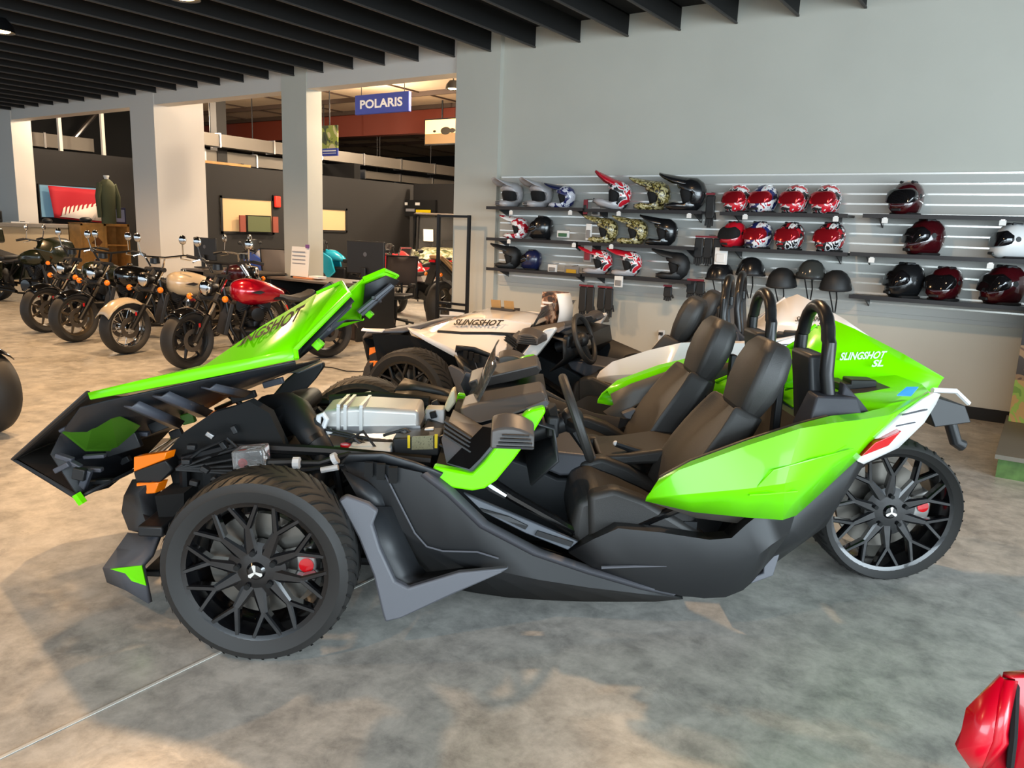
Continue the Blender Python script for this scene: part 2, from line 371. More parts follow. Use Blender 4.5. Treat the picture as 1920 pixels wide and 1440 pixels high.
# ================================================================ three-wheelers
M_SPOKE = mat('gloss_black_alloy', '101012', 0.2, 0.3, coat=0.5)
M_DISC = mat('brake_disc', '6e6a64', 0.38, 0.9)
M_HOOP = mat('hoop_coat', '1c1c1d', 0.33, 0.2)
M_TAN = mat('door_trim_plastic', '57524c', 0.5)
M_SCUFF = mat('sill_plate', '44484f', 0.45, 0.2)
M_DECAL = mat('black_decal', '141414', 0.4)
M_DECALW = mat('grey_white_decal', 'cfdccf', 0.4)
M_TAPE = mat('blue_tape', '2f86d8', 0.6)
def wheel(parent, c, R, rim_r, width, name, side=-1, seed=0.0):
    """wheel with its axle along y; side=-1 shows its face towards -y. The tyre is the parent part of rim, hub, disc and caliper pieces."""
    h = width/2; f = side
    prof = [(rim_r-0.012, -h*0.86), (rim_r+0.012, -h*0.98), (rim_r+(R-rim_r)*0.5, -h*1.06), (R-0.03, -h*1.0), (R-0.012, -h*0.93), (R-0.002, -h*0.6), (R, 0),
            (R-0.002, h*0.6), (R-0.012, h*0.93), (R-0.03, h*1.0), (rim_r+(R-rim_r)*0.5, h*1.06), (rim_r+0.012, h*0.98), (rim_r-0.012, h*0.86)]
    ty = MB().lathe(prof, c, 'y', 72).build(name, M_RUBBER, parent, smooth=50)
    # swept tread grooves
    tr = MB(); ng = 44
    for k in range(ng):
        for sg in (-1, 1):
            rows = []
            for i in range(6):
                u = i/5; y = sg*h*(0.12+0.84*u); a = 2*PI*k/ng + 0.22*u**0.7 + (0.07 if sg > 0 else 0)
                rr = R+0.0015-0.013*max(0, u-0.72)/0.28*0.9
                da = 0.006 if u < 0.95 else 0.004
                rows.append([(c[0]+rr*math.cos(a+d), c[1]+y, c[2]+rr*math.sin(a+d)) for d in (-da*2.6, da*2.6)])
            tr.loft(rows)
    tr.build('tread_groove', M_BLACK, ty, smooth=0)
    rm = MB().lathe([(rim_r-0.004, -h*0.9), (rim_r+0.010, -h*0.95), (rim_r+0.012, -h*0.90), (rim_r-0.012, -h*0.82), (rim_r-0.03, -h*0.45), (rim_r-0.034, h*0.6), (rim_r, h*0.9),
                     (rim_r-0.006, h*0.92), (rim_r-0.042, h*0.6), (rim_r-0.038, -h*0.45), (rim_r-0.02, -h*0.86), (rim_r-0.004, -h*0.9)], c, 'y', 64)
    fy = c[1]+f*h*0.80; deep = -f*0.05
    def P(r_, a, y): return Vector((c[0]+r_*math.cos(a), y, c[2]+r_*math.sin(a)))
    def bar(a0, r0, a1, r1, w0, w1, d0=0.032, y0=0.0, y1=0.0):
        p, q = P(r0, a0, fy-f*y0), P(r1, a1, fy-f*y1); d = (q-p).normalized(); n_ = Vector((-d.z, 0, d.x)); dp = Vector((0, -f*d0, 0)); t = Vector((0, f*0.006, 0))
        ring = lambda b, w_: [b-n_*w_, b-n_*w_*0.55+t, b+n_*w_*0.55+t, b+n_*w_, b+n_*w_*0.8+dp, b-n_*w_*0.8+dp]
        rm.loft([ring(p, w0), ring(q, w1)], True, True)
    N = 10
    for k in range(N):
        a = 2*PI*(k+0.5)/N+seed
        am = a + (0.10 if k % 2 == 0 else -0.10)
        rj = rim_r*0.62
        bar(am, rim_r*0.24, a, rj, 0.027, 0.0135, y0=0.012, y1=0.004)
        for s_ in (-1, 1):
            bar(a, rj*0.98, a+s_*PI/N*0.62, rim_r-0.012, 0.0115, 0.0095, y0=0.004, y1=-0.004)
    rm.lathe([(0, f*h*0.80-f*0.004), (rim_r*0.2, f*h*0.80-f*0.004), (rim_r*0.40, f*h*0.80-f*0.012), (rim_r*0.40, f*h*0.80-f*0.05), (0, f*h*0.80-f*0.05)], c, 'y', 30)
    rm.build('rim', M_SPOKE, ty, smooth=30)
    for k in range(5):
        a = 2*PI*k/5+seed+0.3; b = P(rim_r*0.255, a, fy)
        MB().cyl(b+Vector((0, -f*0.01, 0)), b+Vector((0, f*0.008, 0)), 0.0105, 6).build('lug_nut', M_VOID, ty)
    MB().lathe([(0, f*h*0.8+f*0.008), (0.024, f*h*0.8+f*0.006), (0.033, f*h*0.8-f*0.004)], c, 'y', 24).build('hub_cap', M_GLOSSBLK, ty)
    em = MB()
    for k in range(3):
        a = 2*PI*k/3+PI/2+seed; d = Vector((math.cos(a), 0, math.sin(a))); n_ = Vector((-d.z, 0, d.x)); b = Vector((c[0], fy+f*0.0085, c[2]))
        em.prism([b-n_*0.003, b+d*0.024-n_*0.007, b+d*0.028, b+d*0.024+n_*0.007, b+n_*0.003], (0, f*0.003, 0))
    em.build('hub_emblem', M_SILVER, ty, smooth=0)
    dy = c[1]-f*0.0
    dr = rim_r*0.72
    MB().lathe([(0.05, -0.012), (dr, -0.012), (dr, 0.012), (0.05, 0.012)], (c[0], c[1]+f*h*0.05, c[2]), 'y', 40).build('brake_disc', M_DISC, ty)
    MB().lathe([(0, 0.0), (0.075, 0.0), (0.085, -f*0.05), (0.085, -f*0.1), (0, -f*0.1)], (c[0], c[1]+f*h*0.42, c[2]), 'y', 24).build('brake_hat', M_DISC, ty)
    cal = MB(); rows = []
    for i in range(6):
        a = -0.42+0.84*i/5; rows.append([P(dr*0.70, a, c[1]+f*h*0.36), P(dr*0.70, a, c[1]-f*0.03), P(dr*1.06, a, c[1]-f*0.03), P(dr*1.06, a, c[1]+f*h*0.36)])
    cal.loft(rows, True, True).build('caliper', mat('caliper_silver', '9c9894', 0.4, 0.6), ty, bevel=0.006)
    b = P(dr*0.88, 0.05, c[1]+f*h*0.36)
    MB().cyl(b, b+Vector((0, f*0.006, 0)), 0.026, 20).build('caliper_badge', M_RED, ty)
    return ty

def mirrored(mb): return mb.mirror_y()
def both(parent, name, mb, m, **k):
    a = mb.build(name, m, parent, **k); b = mb.mirror_y().build(name, m, parent, **k); return a, b

def three_wheeler(nm, label, cat, loc, rz, group, paint, hood_open, decal, accent_far, trim_letters):
    T = thing(nm, label, cat, loc, rz, group)
    Rf = 0.335
    for y, s in ((-0.87, -1), (0.87, 1)):
        wt = wheel(T, (-0.03 if s < 0 else 0.0, y, Rf), Rf, 0.258, 0.225, 'front_tyre', s, 0.15)
    wheel(T, (2.575, 0, 0.332), 0.332, 0.283, 0.30, 'rear_tyre', -1, 0.05)
    # ---- suspension and front frame
    for s in (-1, 1):
        MB().tube([(-0.02, s*0.30, 0.24), (-0.03, s*0.78, 0.22)], 0.02, 8).tube([(0.22, s*0.30, 0.24), (-0.03, s*0.78, 0.22)], 0.02, 8).tube([(-0.06, s*0.32, 0.46), (0.0, s*0.76, 0.44)], 0.016, 8) \
            .tube([(0.16, s*0.32, 0.46), (0.0, s*0.76, 0.44)], 0.016, 8).build('control_arm', M_BLKMETAL, T)
        MB().tube([(-0.26, s*0.25, 0.30), (-0.15, s*0.78, 0.30)], 0.014, 8).build('tie_rod', M_BLKMETAL, T)
        MB().tube([(0.05, s*0.70, 0.26), (0.08, s*0.42, 0.60)], 0.034, 12).build('shock_absorber', M_DKPLASTIC, T)
    # ---- tub: floor, tunnel, firewall
    tub = MB()
    tub.span((0.45, -0.60, 0.12), (1.60, 0.60, 0.16))
    tub.prism([(1.75, -0.52, 0.16), (1.85, -0.52, 0.16), (2.10, -0.52, 0.78), (2.02, -0.52, 0.80)], (0, 1.04, 0))
    tub.prism([(0.42, -0.64, 0.10), (0.47, -0.64, 0.10), (0.60, -0.60, 0.62), (0.55, -0.60, 0.62)], (0, 1.24, 0))
    tub.build('floor_pan', M_BLACK, T, smooth=0)
    tun = MB(); prof = [(0.45, 0.66), (0.908,-0.16,0.515)[::2], (1.053,-0.16,0.453)[::2], (1.373,-0.16,0.46)[::2], (1.516,-0.16,0.446)[::2], (1.95, 0.50), (1.95, 0.14), (0.45, 0.14)]
    tun.prism([(x, -0.18, z) for x, z in prof], (0, 0.36, 0))
    tun.build('centre_tunnel', M_BLKPLASTIC, T, bevel=0.012, smooth=30)
    # console on the tunnel
    MB().prism([(0.986,-0.2,0.586), (1.215,-0.2,0.57), (1.235,-0.2,0.51), (1.229,-0.2,0.485), (1.061,-0.2,0.472), (0.942,-0.2,0.519), (0.905,-0.2,0.57)], (0, 0.4, 0)).build('console_bin', M_GREYPLASTIC, T, bevel=0.012)
    MB().prism([(1.235,-0.17,0.562), (1.364,-0.17,0.574), (1.526,-0.17,0.604), (1.621,-0.17,0.598), (1.625,-0.17,0.544), (1.379,-0.17,0.525), (1.238,-0.17,0.505)], (0, 0.34, 0)).build('armrest', M_LEATHER, T, bevel=0.015)
    MB().tube([(1.309,-0.12,0.606), (1.455,-0.12,0.562), (1.528,-0.12,0.545)], [0.014, 0.018, 0.02], 8).build('parking_brake_lever', M_DKPLASTIC, T)
    MB().ball((1.307,-0.12,0.609), 0.012, 8, 6).build('lever_button', M_WHITEPL, T)
    # ---- lower side panels with front fins
    side = MB()
    top = [(0.213,-0.66,0.642), (0.326,-0.68,0.653), (0.508,-0.7,0.624), (0.605,-0.71,0.554), (0.732,-0.72,0.437), (0.935,-0.73,0.338), (1.139,-0.73,0.273), (1.346,-0.72,0.213), (1.481,-0.69,0.175)]
    mid = [(0.306,-0.68,0.459), (0.412,-0.71,0.421), (0.535,-0.73,0.36), (0.637,-0.74,0.315), (0.768,-0.745,0.279), (0.959,-0.745,0.243), (1.152,-0.74,0.216), (1.358,-0.72,0.188), (1.486,-0.69,0.166)]
    bot = [(0.50, -0.66, 0.20), (0.60, -0.66, 0.16), (0.72, -0.66, 0.14), (0.85, -0.66, 0.125), (1.0, -0.66, 0.12), (1.15, -0.66, 0.12), (1.3, -0.66, 0.125), (1.42, -0.66, 0.13), (1.53, -0.65, 0.14)]
    inn = [(p[0], p[1]+0.12, p[2]-0.02) for p in top]
    side.loft([inn, top, mid, bot])
    both(T, 'side_panel', side, M_DKPLASTIC, solid=0.012, smooth=40)
    rdg = MB(); pts = top[2:]
    rdg.loft([[(p[0], p[1]-0.004, p[2]-0.006) for p in pts], [(p[0]+0.01, p[1]-0.012, p[2]+0.006) for p in pts], [(p[0]+0.03, p[1]+0.015, p[2]+0.008) for p in pts]])
    both(T, 'side_ridge', rdg, M_GREYPLASTIC, solid=0.008)
    both(T, 'side_seam', MB().tube([(0.374,-0.705,0.617), (0.437,-0.72,0.5), (0.491,-0.735,0.403), (0.537,-0.745,0.356), (0.597,-0.75,0.343), (0.726,-0.755,0.346), (0.806,-0.757,0.324)], 0.0035, 6), M_GREYPLASTIC)
    # rear sill between cockpit and rear wheel
    sill = MB()
    s_top = [(1.078,-0.66,0.311), (1.166,-0.7,0.388), (1.249,-0.73,0.445), (1.407,-0.74,0.438), (1.588,-0.74,0.416), (1.67,-0.74,0.427), (1.724,-0.73,0.478), (1.773,-0.72,0.518), (1.926,-0.66,0.501)]
    s_mid = [(1.16,-0.72,0.289), (1.236,-0.745,0.303), (1.314,-0.755,0.31), (1.442,-0.76,0.317), (1.601,-0.76,0.315), (1.69,-0.76,0.331), (1.768,-0.75,0.372), (1.817,-0.74,0.412), (1.901,-0.68,0.437)]
    s_bot = [(1.325,-0.72,0.23), (1.366,-0.72,0.218), (1.428,-0.72,0.203), (1.503,-0.71,0.186), (1.598,-0.7,0.171), (1.683,-0.69,0.174), (1.749,-0.68,0.2), (1.789,-0.67,0.243), (1.847,-0.65,0.309)]
    s_in = [(p[0], p[1]+0.10, p[2]-0.015) for p in s_top]; s_un = [(p[0], p[1]+0.14, p[2]+0.0) for p in s_bot]
    sill.loft([s_in, s_top, s_mid, s_bot, s_un])
    both(T, 'door_sill', sill, M_DKPLASTIC, solid=0.012, smooth=40, sub=0)
    both(T, 'sill_crease', MB().tube([(1.192,-0.745,0.297), (1.313,-0.763,0.314), (1.431,-0.765,0.319)], [0.006, 0.005, 0.001], 6), M_GREYPLASTIC)
    # body behind the sill, running to the rear wheel
    rb = MB(); rbp = [(1.932,-0.6,0.456), (2.218,-0.5,0.689), (2.303,-0.42,0.641), (2.184,-0.4,0.423), (2.118,-0.4,0.319), (1.879,-0.55,0.311), (1.777,-0.62,0.158), (1.785,-0.68,0.428)]
    rb.loft([[(1.779,-0.7,0.521), (1.887,-0.66,0.484), (2.21,-0.52,0.713), (2.304,-0.44,0.726)], [(1.832,-0.68,0.365), (1.99,-0.58,0.373), (2.164,-0.44,0.449), (2.272,-0.4,0.611)],
             [(1.775,-0.62,0.181), (1.935,-0.5,0.245), (2.115,-0.38,0.311), (2.175,-0.36,0.348)]])
    both(T, 'rear_body', rb, M_DKPLASTIC, solid=0.015, smooth=40)
    both(T, 'rear_step', MB().prism([(1.759,-0.6,0.188), (1.854,-0.6,0.23), (1.85,-0.6,0.298), (1.917,-0.58,0.303), (1.893,-0.6,0.221), (1.778,-0.61,0.176)], (0, 0.03, 0)), M_GREYPLASTIC, bevel=0.004)
    MB().prism([(2.05, 0.07, 0.26), (2.60, 0.19, 0.30), (2.62, 0.19, 0.37), (2.05, 0.10, 0.40)], (0, 0.04, 0)).build('swing_arm', M_BLKMETAL, T, bevel=0.01)
    # scuff plate and tube beside the footwell
    MB().prism([(0.662,-0.66,0.541), (0.738,-0.66,0.51), (0.861,-0.66,0.461), (1.11,-0.66,0.36), (1.071,-0.66,0.324), (0.904,-0.67,0.391), (0.739,-0.68,0.475)], (0, 0.02, 0.0)).build('sill_plate', M_SCUFF, T, bevel=0.004)
    MB().prism([(0.729,-0.675,0.49), (0.841,-0.67,0.458), (0.913,-0.67,0.424), (0.903,-0.67,0.409), (0.831,-0.675,0.444), (0.739,-0.68,0.479)], (0, -0.008, 0)).prism([(0.95,-0.67,0.406), (1.089,-0.67,0.364), (1.08,-0.67,0.346), (0.941,-0.67,0.388)], (0, -0.008, 0)).build('sill_inlay', M_DKPLASTIC, T, smooth=0)
    both(T, 'frame_tube', MB().tube([(0.691,-0.6,0.616), (0.849,-0.6,0.514), (1.02,-0.58,0.415), (1.167,-0.58,0.333)], 0.022, 10), M_GLOSSBLK)
    MB().tube([(0.734,-0.625,0.577), (0.77,-0.625,0.554), (0.824,-0.625,0.522)], [0.012, 0.018, 0.012], 8).build('hinge_bracket', M_STEEL, T)
    both(T, 'seat_tube', MB().tube([(1.308,-0.62,0.404), (1.547,-0.62,0.525), (1.625,-0.62,0.571)], 0.02, 10), M_GLOSSBLK)
    # front fin (the tall spear in front of the side panel)
    fin = MB()
    outl = [(0.225,-0.82,0.553), (0.254,-0.83,0.573), (0.334,-0.83,0.546), (0.368,-0.83,0.518), (0.351,-0.84,0.47), (0.38,-0.85,0.384), (0.435,-0.86,0.268), (0.484,-0.86,0.243), (0.665,-0.86,0.308), (0.846,-0.83,0.319), (0.818,-0.83,0.299), (0.648,-0.86,0.224), (0.462,-0.88,0.134), (0.406,-0.89,0.121), (0.395,-0.89,0.158), (0.36,-0.87,0.291), (0.303,-0.85,0.422)]
    fin.prism(outl, (0.0, 0.035, 0.0))
    both(T, 'front_fin', fin, M_GREYPLASTIC, bevel=0.008)
    inner = MB().loft([[(0.328,-0.8,0.525), (0.367,-0.82,0.361), (0.421,-0.83,0.253), (0.48,-0.83,0.228), (0.74,-0.8,0.289)], [(0.4,-0.7,0.491), (0.454,-0.72,0.374), (0.505,-0.72,0.269), (0.536,-0.72,0.238), (0.747,-0.72,0.273)]])
    both(T, 'fin_inner', inner, M_BLKPLASTIC, solid=0.01)
    br = MB().loft([[(0.207,-0.68,0.623), (0.308,-0.69,0.578), (0.398,-0.69,0.498)], [(0.278,-0.72,0.525), (0.337,-0.74,0.499), (0.394,-0.7,0.453)]])
    both(T, 'fin_bridge', br, M_BLKPLASTIC, solid=0.02)
    both(T, 'fin_vent', MB().span((0.345, -0.72, 0.60), (0.375, -0.70, 0.66)).span((0.39, -0.725, 0.59), (0.42, -0.70, 0.65)).span((0.30, -0.72, 0.61), (0.33, -0.70, 0.665)).xf(Matrix.Identity(4)), M_VOID, smooth=0)
    # fender top plate
    both(T, 'fender_top', MB().loft([[(0.203,-0.66,0.642), (0.323,-0.66,0.655), (0.443,-0.66,0.634), (0.554,-0.66,0.577)], [(0.249,-0.739,0.7), (0.365,-0.676,0.69), (0.486,-0.685,0.66), (0.588,-0.709,0.63)]]), M_BLKPLASTIC, solid=0.012)
    # painted V shaped accent in front of the cockpit
    acc = MB(); out_ = [(0.539,-0.69,0.585), (0.551,-0.68,0.648), (0.65,-0.69,0.634), (0.696,-0.69,0.626), (0.74,-0.69,0.675), (0.8,-0.685,0.758), (0.886,-0.66,0.859), (0.911,-0.65,0.871), (0.955,-0.64,0.881), (0.963,-0.64,0.863), (0.918,-0.66,0.784), (0.852,-0.675,0.687), (0.786,-0.69,0.602), (0.743,-0.695,0.571), (0.698,-0.695,0.561), (0.628,-0.695,0.569)]
    acc.prism(out_, (0, 0.05, 0))
    both(T, 'cowl_accent', acc, paint, bevel=0.008)
    acc2 = MB().loft([[(0.552,-0.685,0.642), (0.65,-0.69,0.626), (0.696,-0.69,0.62), (0.744,-0.69,0.671), (0.886,-0.66,0.852)], [(0.557,-0.7,0.622), (0.651,-0.708,0.611), (0.703,-0.708,0.611), (0.761,-0.705,0.66), (0.902,-0.672,0.848)]])
    # cowl: side plates, eyebrow blades, dash
    both(T, 'cowl_side', MB().loft([[(0.569,-0.56,0.717), (0.596,-0.62,0.64), (0.694,-0.66,0.624)], [(0.592,-0.5,0.777), (0.698,-0.58,0.717), (0.79,-0.64,0.737)], [(0.602,-0.42,0.802), (0.725,-0.52,0.766), (0.887,-0.62,0.849)]]), M_GREYPLASTIC, solid=0.012)
    both(T, 'cowl_glass', MB().prism([(0.598,-0.645,0.652), (0.684,-0.66,0.635), (0.723,-0.66,0.678), (0.809,-0.655,0.791), (0.727,-0.6,0.786)], (0, 0.008, 0)), M_GLOSSBLK)
    eye = MB().prism([(0.627,-0.42,0.814), (0.666,-0.42,0.831), (0.957,-0.46,0.905), (0.976,-0.48,0.882), (0.966,-0.48,0.855), (0.842,-0.5,0.812), (0.714,-0.52,0.78), (0.644,-0.46,0.769)], (0, 0.26, -0.01))
    both(T, 'cowl_blade', eye, mat('cowl_plastic', '4c4744', 0.45), bevel=0.01)
    both(T, 'cowl_tip', MB().prism([(0.889,-0.5,0.84), (0.969,-0.49,0.875), (0.983,-0.49,0.86), (0.941,-0.52,0.827)], (0, 0.2, -0.005)), M_GREYPLASTIC, bevel=0.004)
    MB().loft([[(0.60, -0.50, 0.60), (0.62, 0.0, 0.62), (0.60, 0.50, 0.60)], [(0.66, -0.46, 0.74), (0.70, 0.0, 0.77), (0.66, 0.46, 0.74)], [(0.86, -0.50, 0.80), (0.88, 0.0, 0.79), (0.86, 0.50, 0.80)],
               [(1.0, -0.58, 0.78), (1.0, 0, 0.76), (1.0, 0.58, 0.78)], [(1.02, -0.60, 0.66), (1.0, 0, 0.66), (1.02, 0.60, 0.66)], [(0.92, -0.60, 0.56), (0.90, 0, 0.56), (0.92, 0.60, 0.56)]]).build('dashboard', M_DKPLASTIC, T, solid=0.01)
    MB().box((0.985, -0.02, 0.71), (0.05, 0.20, 0.12)).build('centre_screen', M_GLOSSBLK, T, bevel=0.006)
    MB().box((1.0, -0.38, 0.77), (0.05, 0.26, 0.09)).build('gauge_pod', M_DKPLASTIC, T, bevel=0.012)
    # windscreen
    ws = MB(); rows = []
    for i in range(13):
        y = -0.40+0.80*i/12; b = abs(y)/0.40
        rows.append([(0.64+0.03*b*b, y*1.05, 0.77), (0.70+0.02*b*b, y*1.02, 0.88), (0.755+0.012*b*b, y*0.95, 1.0-0.015*b*b)])
    ws.loft(rows).build('windscreen', M_GLASS, T, solid=0.005)
    # mirrors
    for s in (-1, 1):
        mr = MB(); rows = []
        for i in range(7):
            u = i/6; x = (0.764,-0.74,0.824)[0]+((0.916,-0.74,0.829)[0]-(0.764,-0.74,0.824)[0])*u
            hgt = 0.02+0.062*math.sin(PI*min(1, 0.25+u*0.62))
            rows.append([(x, s*0.86, 0.775), (x, s*0.66, 0.79), (x, s*0.67, 0.795+hgt*0.8), (x, s*0.76, 0.80+hgt), (x, s*0.84, 0.79+hgt*0.7)])
        m_ = mr.loft(rows, True, True).build('mirror', mat('cowl_plastic', '4c4744', 0.45), T, bevel=0.006)
        rb_ = MB()
        for q in range(4): rb_.box((0.85+0.0, s*0.865, 0.785+0.014*q), (0.13-0.012*q, 0.012, 0.006))
        rb_.build('mirror_rib', M_DKPLASTIC, m_, smooth=0)
        lv = MB()
        for q in range(4): lv.box((0.655+0.03*0, s*(0.60+0.012*q), 0.76-0.014*q), (0.17, 0.03, 0.006), Matrix.Rotation(0.55, 3, 'Y'))
        lv.build('cowl_louvre', M_DKPLASTIC, T, smooth=0)
        MB().tube([(0.80, s*0.50, 0.78), (0.83, s*0.67, 0.80)], 0.014, 8).build('mirror_stalk', M_DKPLASTIC, T)
    # steering wheel
    sc = Vector((1.10, -0.40, 0.785)); ax = Vector((0.93, 0, 0.36)).normalized(); u1 = Vector((0, 1, 0)); u2 = ax.cross(u1)
    ring = [sc+(u1*math.cos(2*PI*k/36)+u2*math.sin(2*PI*k/36))*0.172 for k in range(36)]
    st = MB().tube(ring, 0.0185, 10, closed=True).build('steering_wheel', M_LEATHER, T)
    sp = MB()
    for a in (0.0, PI, 1.5*PI): sp.tube([sc-ax*0.03, sc+(u1*math.cos(a)+u2*math.sin(a))*0.16], [0.03, 0.014], 6)
    sp.ball(sc-ax*0.02, (0.05, 0.055, 0.055), 12, 8); sp.build('spoke', M_DKPLASTIC, st)
    MB().tube([sc-ax*0.03, sc-ax*0.22], 0.04, 12).build('steering_column', M_DKPLASTIC, T)
    MB().prism([(0.995,-0.3,0.788), (1.04,-0.3,0.786), (1.047,-0.3,0.721), (1,-0.3,0.685)], (0, 0.05, 0)).build('switch_stalk', M_TAN, T, bevel=0.004)
    # seats
    for s in (-1, 1):
        yc = s*0.38
        prof = [(1.121,-0.6,0.524)[::2], (1.156,-0.6,0.558)[::2], (1.36, 0.47), (1.50, 0.42), (1.56, 0.30), (1.46, 0.24), (1.16, 0.34), (1.10, 0.40)]
        cu = MB().prism([(x, yc-0.225, z) for x, z in [(1.10, 0.50), (1.17, 0.535), (1.30, 0.49), (1.60, 0.36), (1.62, 0.22), (1.14, 0.24), (1.08, 0.36)]], (0, 0.45, 0)).build('seat_cushion', M_LEATHER, T, bevel=0.03, bseg=3)
        for q in (-1, 1):
            MB().prism([(x, yc+q*0.21-0.045, z) for x, z in [(1.14, 0.54), (1.24, 0.57), (1.36, 0.53), (1.62, 0.38), (1.60, 0.24), (1.16, 0.28)]], (0, 0.09, 0)).build('seat_bolster', M_LEATHER, cu, bevel=0.025, bseg=3)
        # backrest
        bk = MB(); rows = []
        pl = [(1.44, 0.30, 0.22), (1.50, 0.50, 0.235), (1.585, 0.66, 0.235), (1.68, 0.79, 0.21), (1.735, 0.875, 0.16)]
        for x, z, hw in pl:
            rows.append([(x, yc-hw*0.62, z), (x-0.045, yc-hw, z+0.02), (x+0.06, yc-hw*0.98, z-0.03), (x+0.10, yc-hw*0.6, z-0.05), (x+0.10, yc+hw*0.6, z-0.05), (x+0.06, yc+hw*0.98, z-0.03), (x-0.045, yc+hw, z+0.02), (x, yc+hw*0.62, z), (x+0.015, yc, z-0.005)])
        bb = bk.loft(rows, True, True).build('seat_back', M_LEATHER, T, bevel=0.014, sub=1)
        hd = MB(); rows = []
        for x, z, hw, d in [(1.715, 0.86, 0.13, 0.10), (1.735, 0.95, 0.155, 0.13), (1.765, 1.04, 0.155, 0.14), (1.795, 1.11, 0.135, 0.13), (1.83, 1.145, 0.09, 0.09)]:
            rows.append([(x, yc-hw*0.7, z), (x+0.02, yc-hw, z-0.01), (x+d*0.75, yc-hw, z-d*0.3), (x+d, yc-hw*0.75, z-d*0.4), (x+d, yc+hw*0.75, z-d*0.4), (x+d*0.75, yc+hw, z-d*0.3), (x+0.02, yc+hw, z-0.01), (x, yc+hw*0.7, z)])
        hd.loft(rows, True, True).build('headrest', M_LEATHER, bb, bevel=0.02, bseg=3)
        # roll hoop and its base
        yo = s*0.34; hx = 2.055
        path = [(hx+0.03, yo-0.155, 0.86), (hx, yo-0.15, 1.02), (hx, yo-0.145, 1.14)] + arc((hx, yo, 1.14), 0.13, PI*0.97, PI*0.03, 9, 'yz') + [(hx, yo+0.145, 1.14), (hx, yo+0.15, 1.02), (hx+0.03, yo+0.155, 0.86)]
        hp = MB().tube(path, 0.027, 12).build('roll_hoop', M_HOOP, T)
        base = MB().prism([(hx-0.055, yo-0.10, 1.085), (hx+0.03, yo-0.10, 1.085), (hx+0.07, yo-0.12, 0.80), (hx-0.02, yo-0.12, 0.78)], (0, 0.21, 0))
        base.build('hoop_pad', M_BLKPLASTIC, T, bevel=0.015)
        sh = MB()
        sh.loft([[(hx-0.05, yo-0.205, 0.94), (hx+0.11, yo-0.205, 0.94), (hx+0.11, yo-0.11, 0.945), (hx-0.05, yo-0.11, 0.945)], [(hx-0.09, yo-0.25, 0.81), (hx+0.14, yo-0.25, 0.81), (hx+0.14, yo-0.08, 0.80), (hx-0.09, yo-0.08, 0.80)]], True, True)
        sh.prism([(hx+0.07, yo-0.16, 0.99), (hx+0.12, yo-0.20, 0.93), (hx+0.235, yo-0.13, 0.83), (hx+0.05, yo-0.19, 0.80)], (0, 0.05, 0))
        (sh if s < 0 else sh.mirror_y().xf(Matrix.Translation((0, 2*yo, 0))).mirror_y().xf(Matrix.Translation((0, 0, 0)))).build('hoop_base', M_GREYPLASTIC, T, bevel=0.008)
        MB().box((1.93, yo, 0.85), (0.03, 0.05, 0.22)).build('belt_guide', M_DKPLASTIC, T, bevel=0.006)
        MB().tube([(1.5, s*0.60, 0.30), (1.54, s*0.60, 0.39)], 0.014, 8).box((1.545, s*0.60, 0.41), (0.05, 0.03, 0.06)).build('belt_buckle', M_DKPLASTIC, T)
    # ---- painted rear side panels
    P0 = [(1.327,-0.8,0.588), (1.498,-0.82,0.56), (1.687,-0.83,0.55), (1.824,-0.8,0.534), (1.894,-0.74,0.53), (2.025,-0.64,0.593), (2.153,-0.55,0.665), (2.209,-0.51,0.694)]
    P1 = [(1.33,-0.81,0.604), (1.466,-0.85,0.635), (1.664,-0.87,0.669), (1.796,-0.86,0.69), (1.893,-0.8,0.694), (2.043,-0.68,0.739), (2.188,-0.57,0.765), (2.26,-0.52,0.786)]
    P2 = [(1.352,-0.81,0.639), (1.436,-0.83,0.71), (1.663,-0.83,0.806), (1.855,-0.8,0.868), (1.987,-0.75,0.881), (2.153,-0.64,0.876), (2.275,-0.56,0.876), (2.362,-0.5,0.882)]
    P3 = [(1.377,-0.79,0.661), (1.487,-0.78,0.726), (1.681,-0.77,0.806), (1.885,-0.72,0.864), (2.02,-0.66,0.884), (2.188,-0.56,0.879), (2.384,-0.45,0.897), (2.535,-0.37,0.933)]
    P4 = [(p[0]+0.02, p[1]+0.05, p[2]-0.03) for p in P3]
    rp = MB().loft([P0, P1, P2, P3, P4])
    for q, s in ((rp, -1), (rp.mirror_y(), 1)):
        b_ = q.build('rear_side_panel', paint, T, solid=0.014, smooth=22)
    both(T, 'panel_crease', MB().tube([(1.7,-0.872,0.675), (1.751,-0.868,0.736), (1.897,-0.82,0.765), (2.118,-0.66,0.767)], 0.0035, 6).tube([(1.675,-0.872,0.645), (1.741,-0.87,0.65), (1.858,-0.83,0.651)], 0.004, 6), paint)
    # inner door trim below the painted edge
    dt = MB().loft([[(p[0]+0.01, p[1]+0.06, p[2]-0.005) for p in P3[:5]], [(p[0]+0.03, p[1]+0.07, p[2]-0.06) for p in P3[:5]], [(1.352,-0.72,0.558), (1.50, -0.70, 0.60), (1.70, -0.69, 0.62), (1.90, -0.64, 0.66), (2.02, -0.60, 0.70)], [(1.40, -0.68, 0.53), (1.55, -0.67, 0.48), (1.72, -0.66, 0.46), (1.90, -0.62, 0.50), (2.02, -0.58, 0.55)]])
    both(T, 'door_trim', dt, M_TAN, solid=0.012)
    both(T, 'armrest_pocket', MB().prism([(1.50, -0.668, 0.60), (1.62, -0.665, 0.68), (1.88, -0.63, 0.72), (1.90, -0.62, 0.60), (1.70, -0.655, 0.54)], (0, 0.02, 0)), M_VOID, smooth=0)
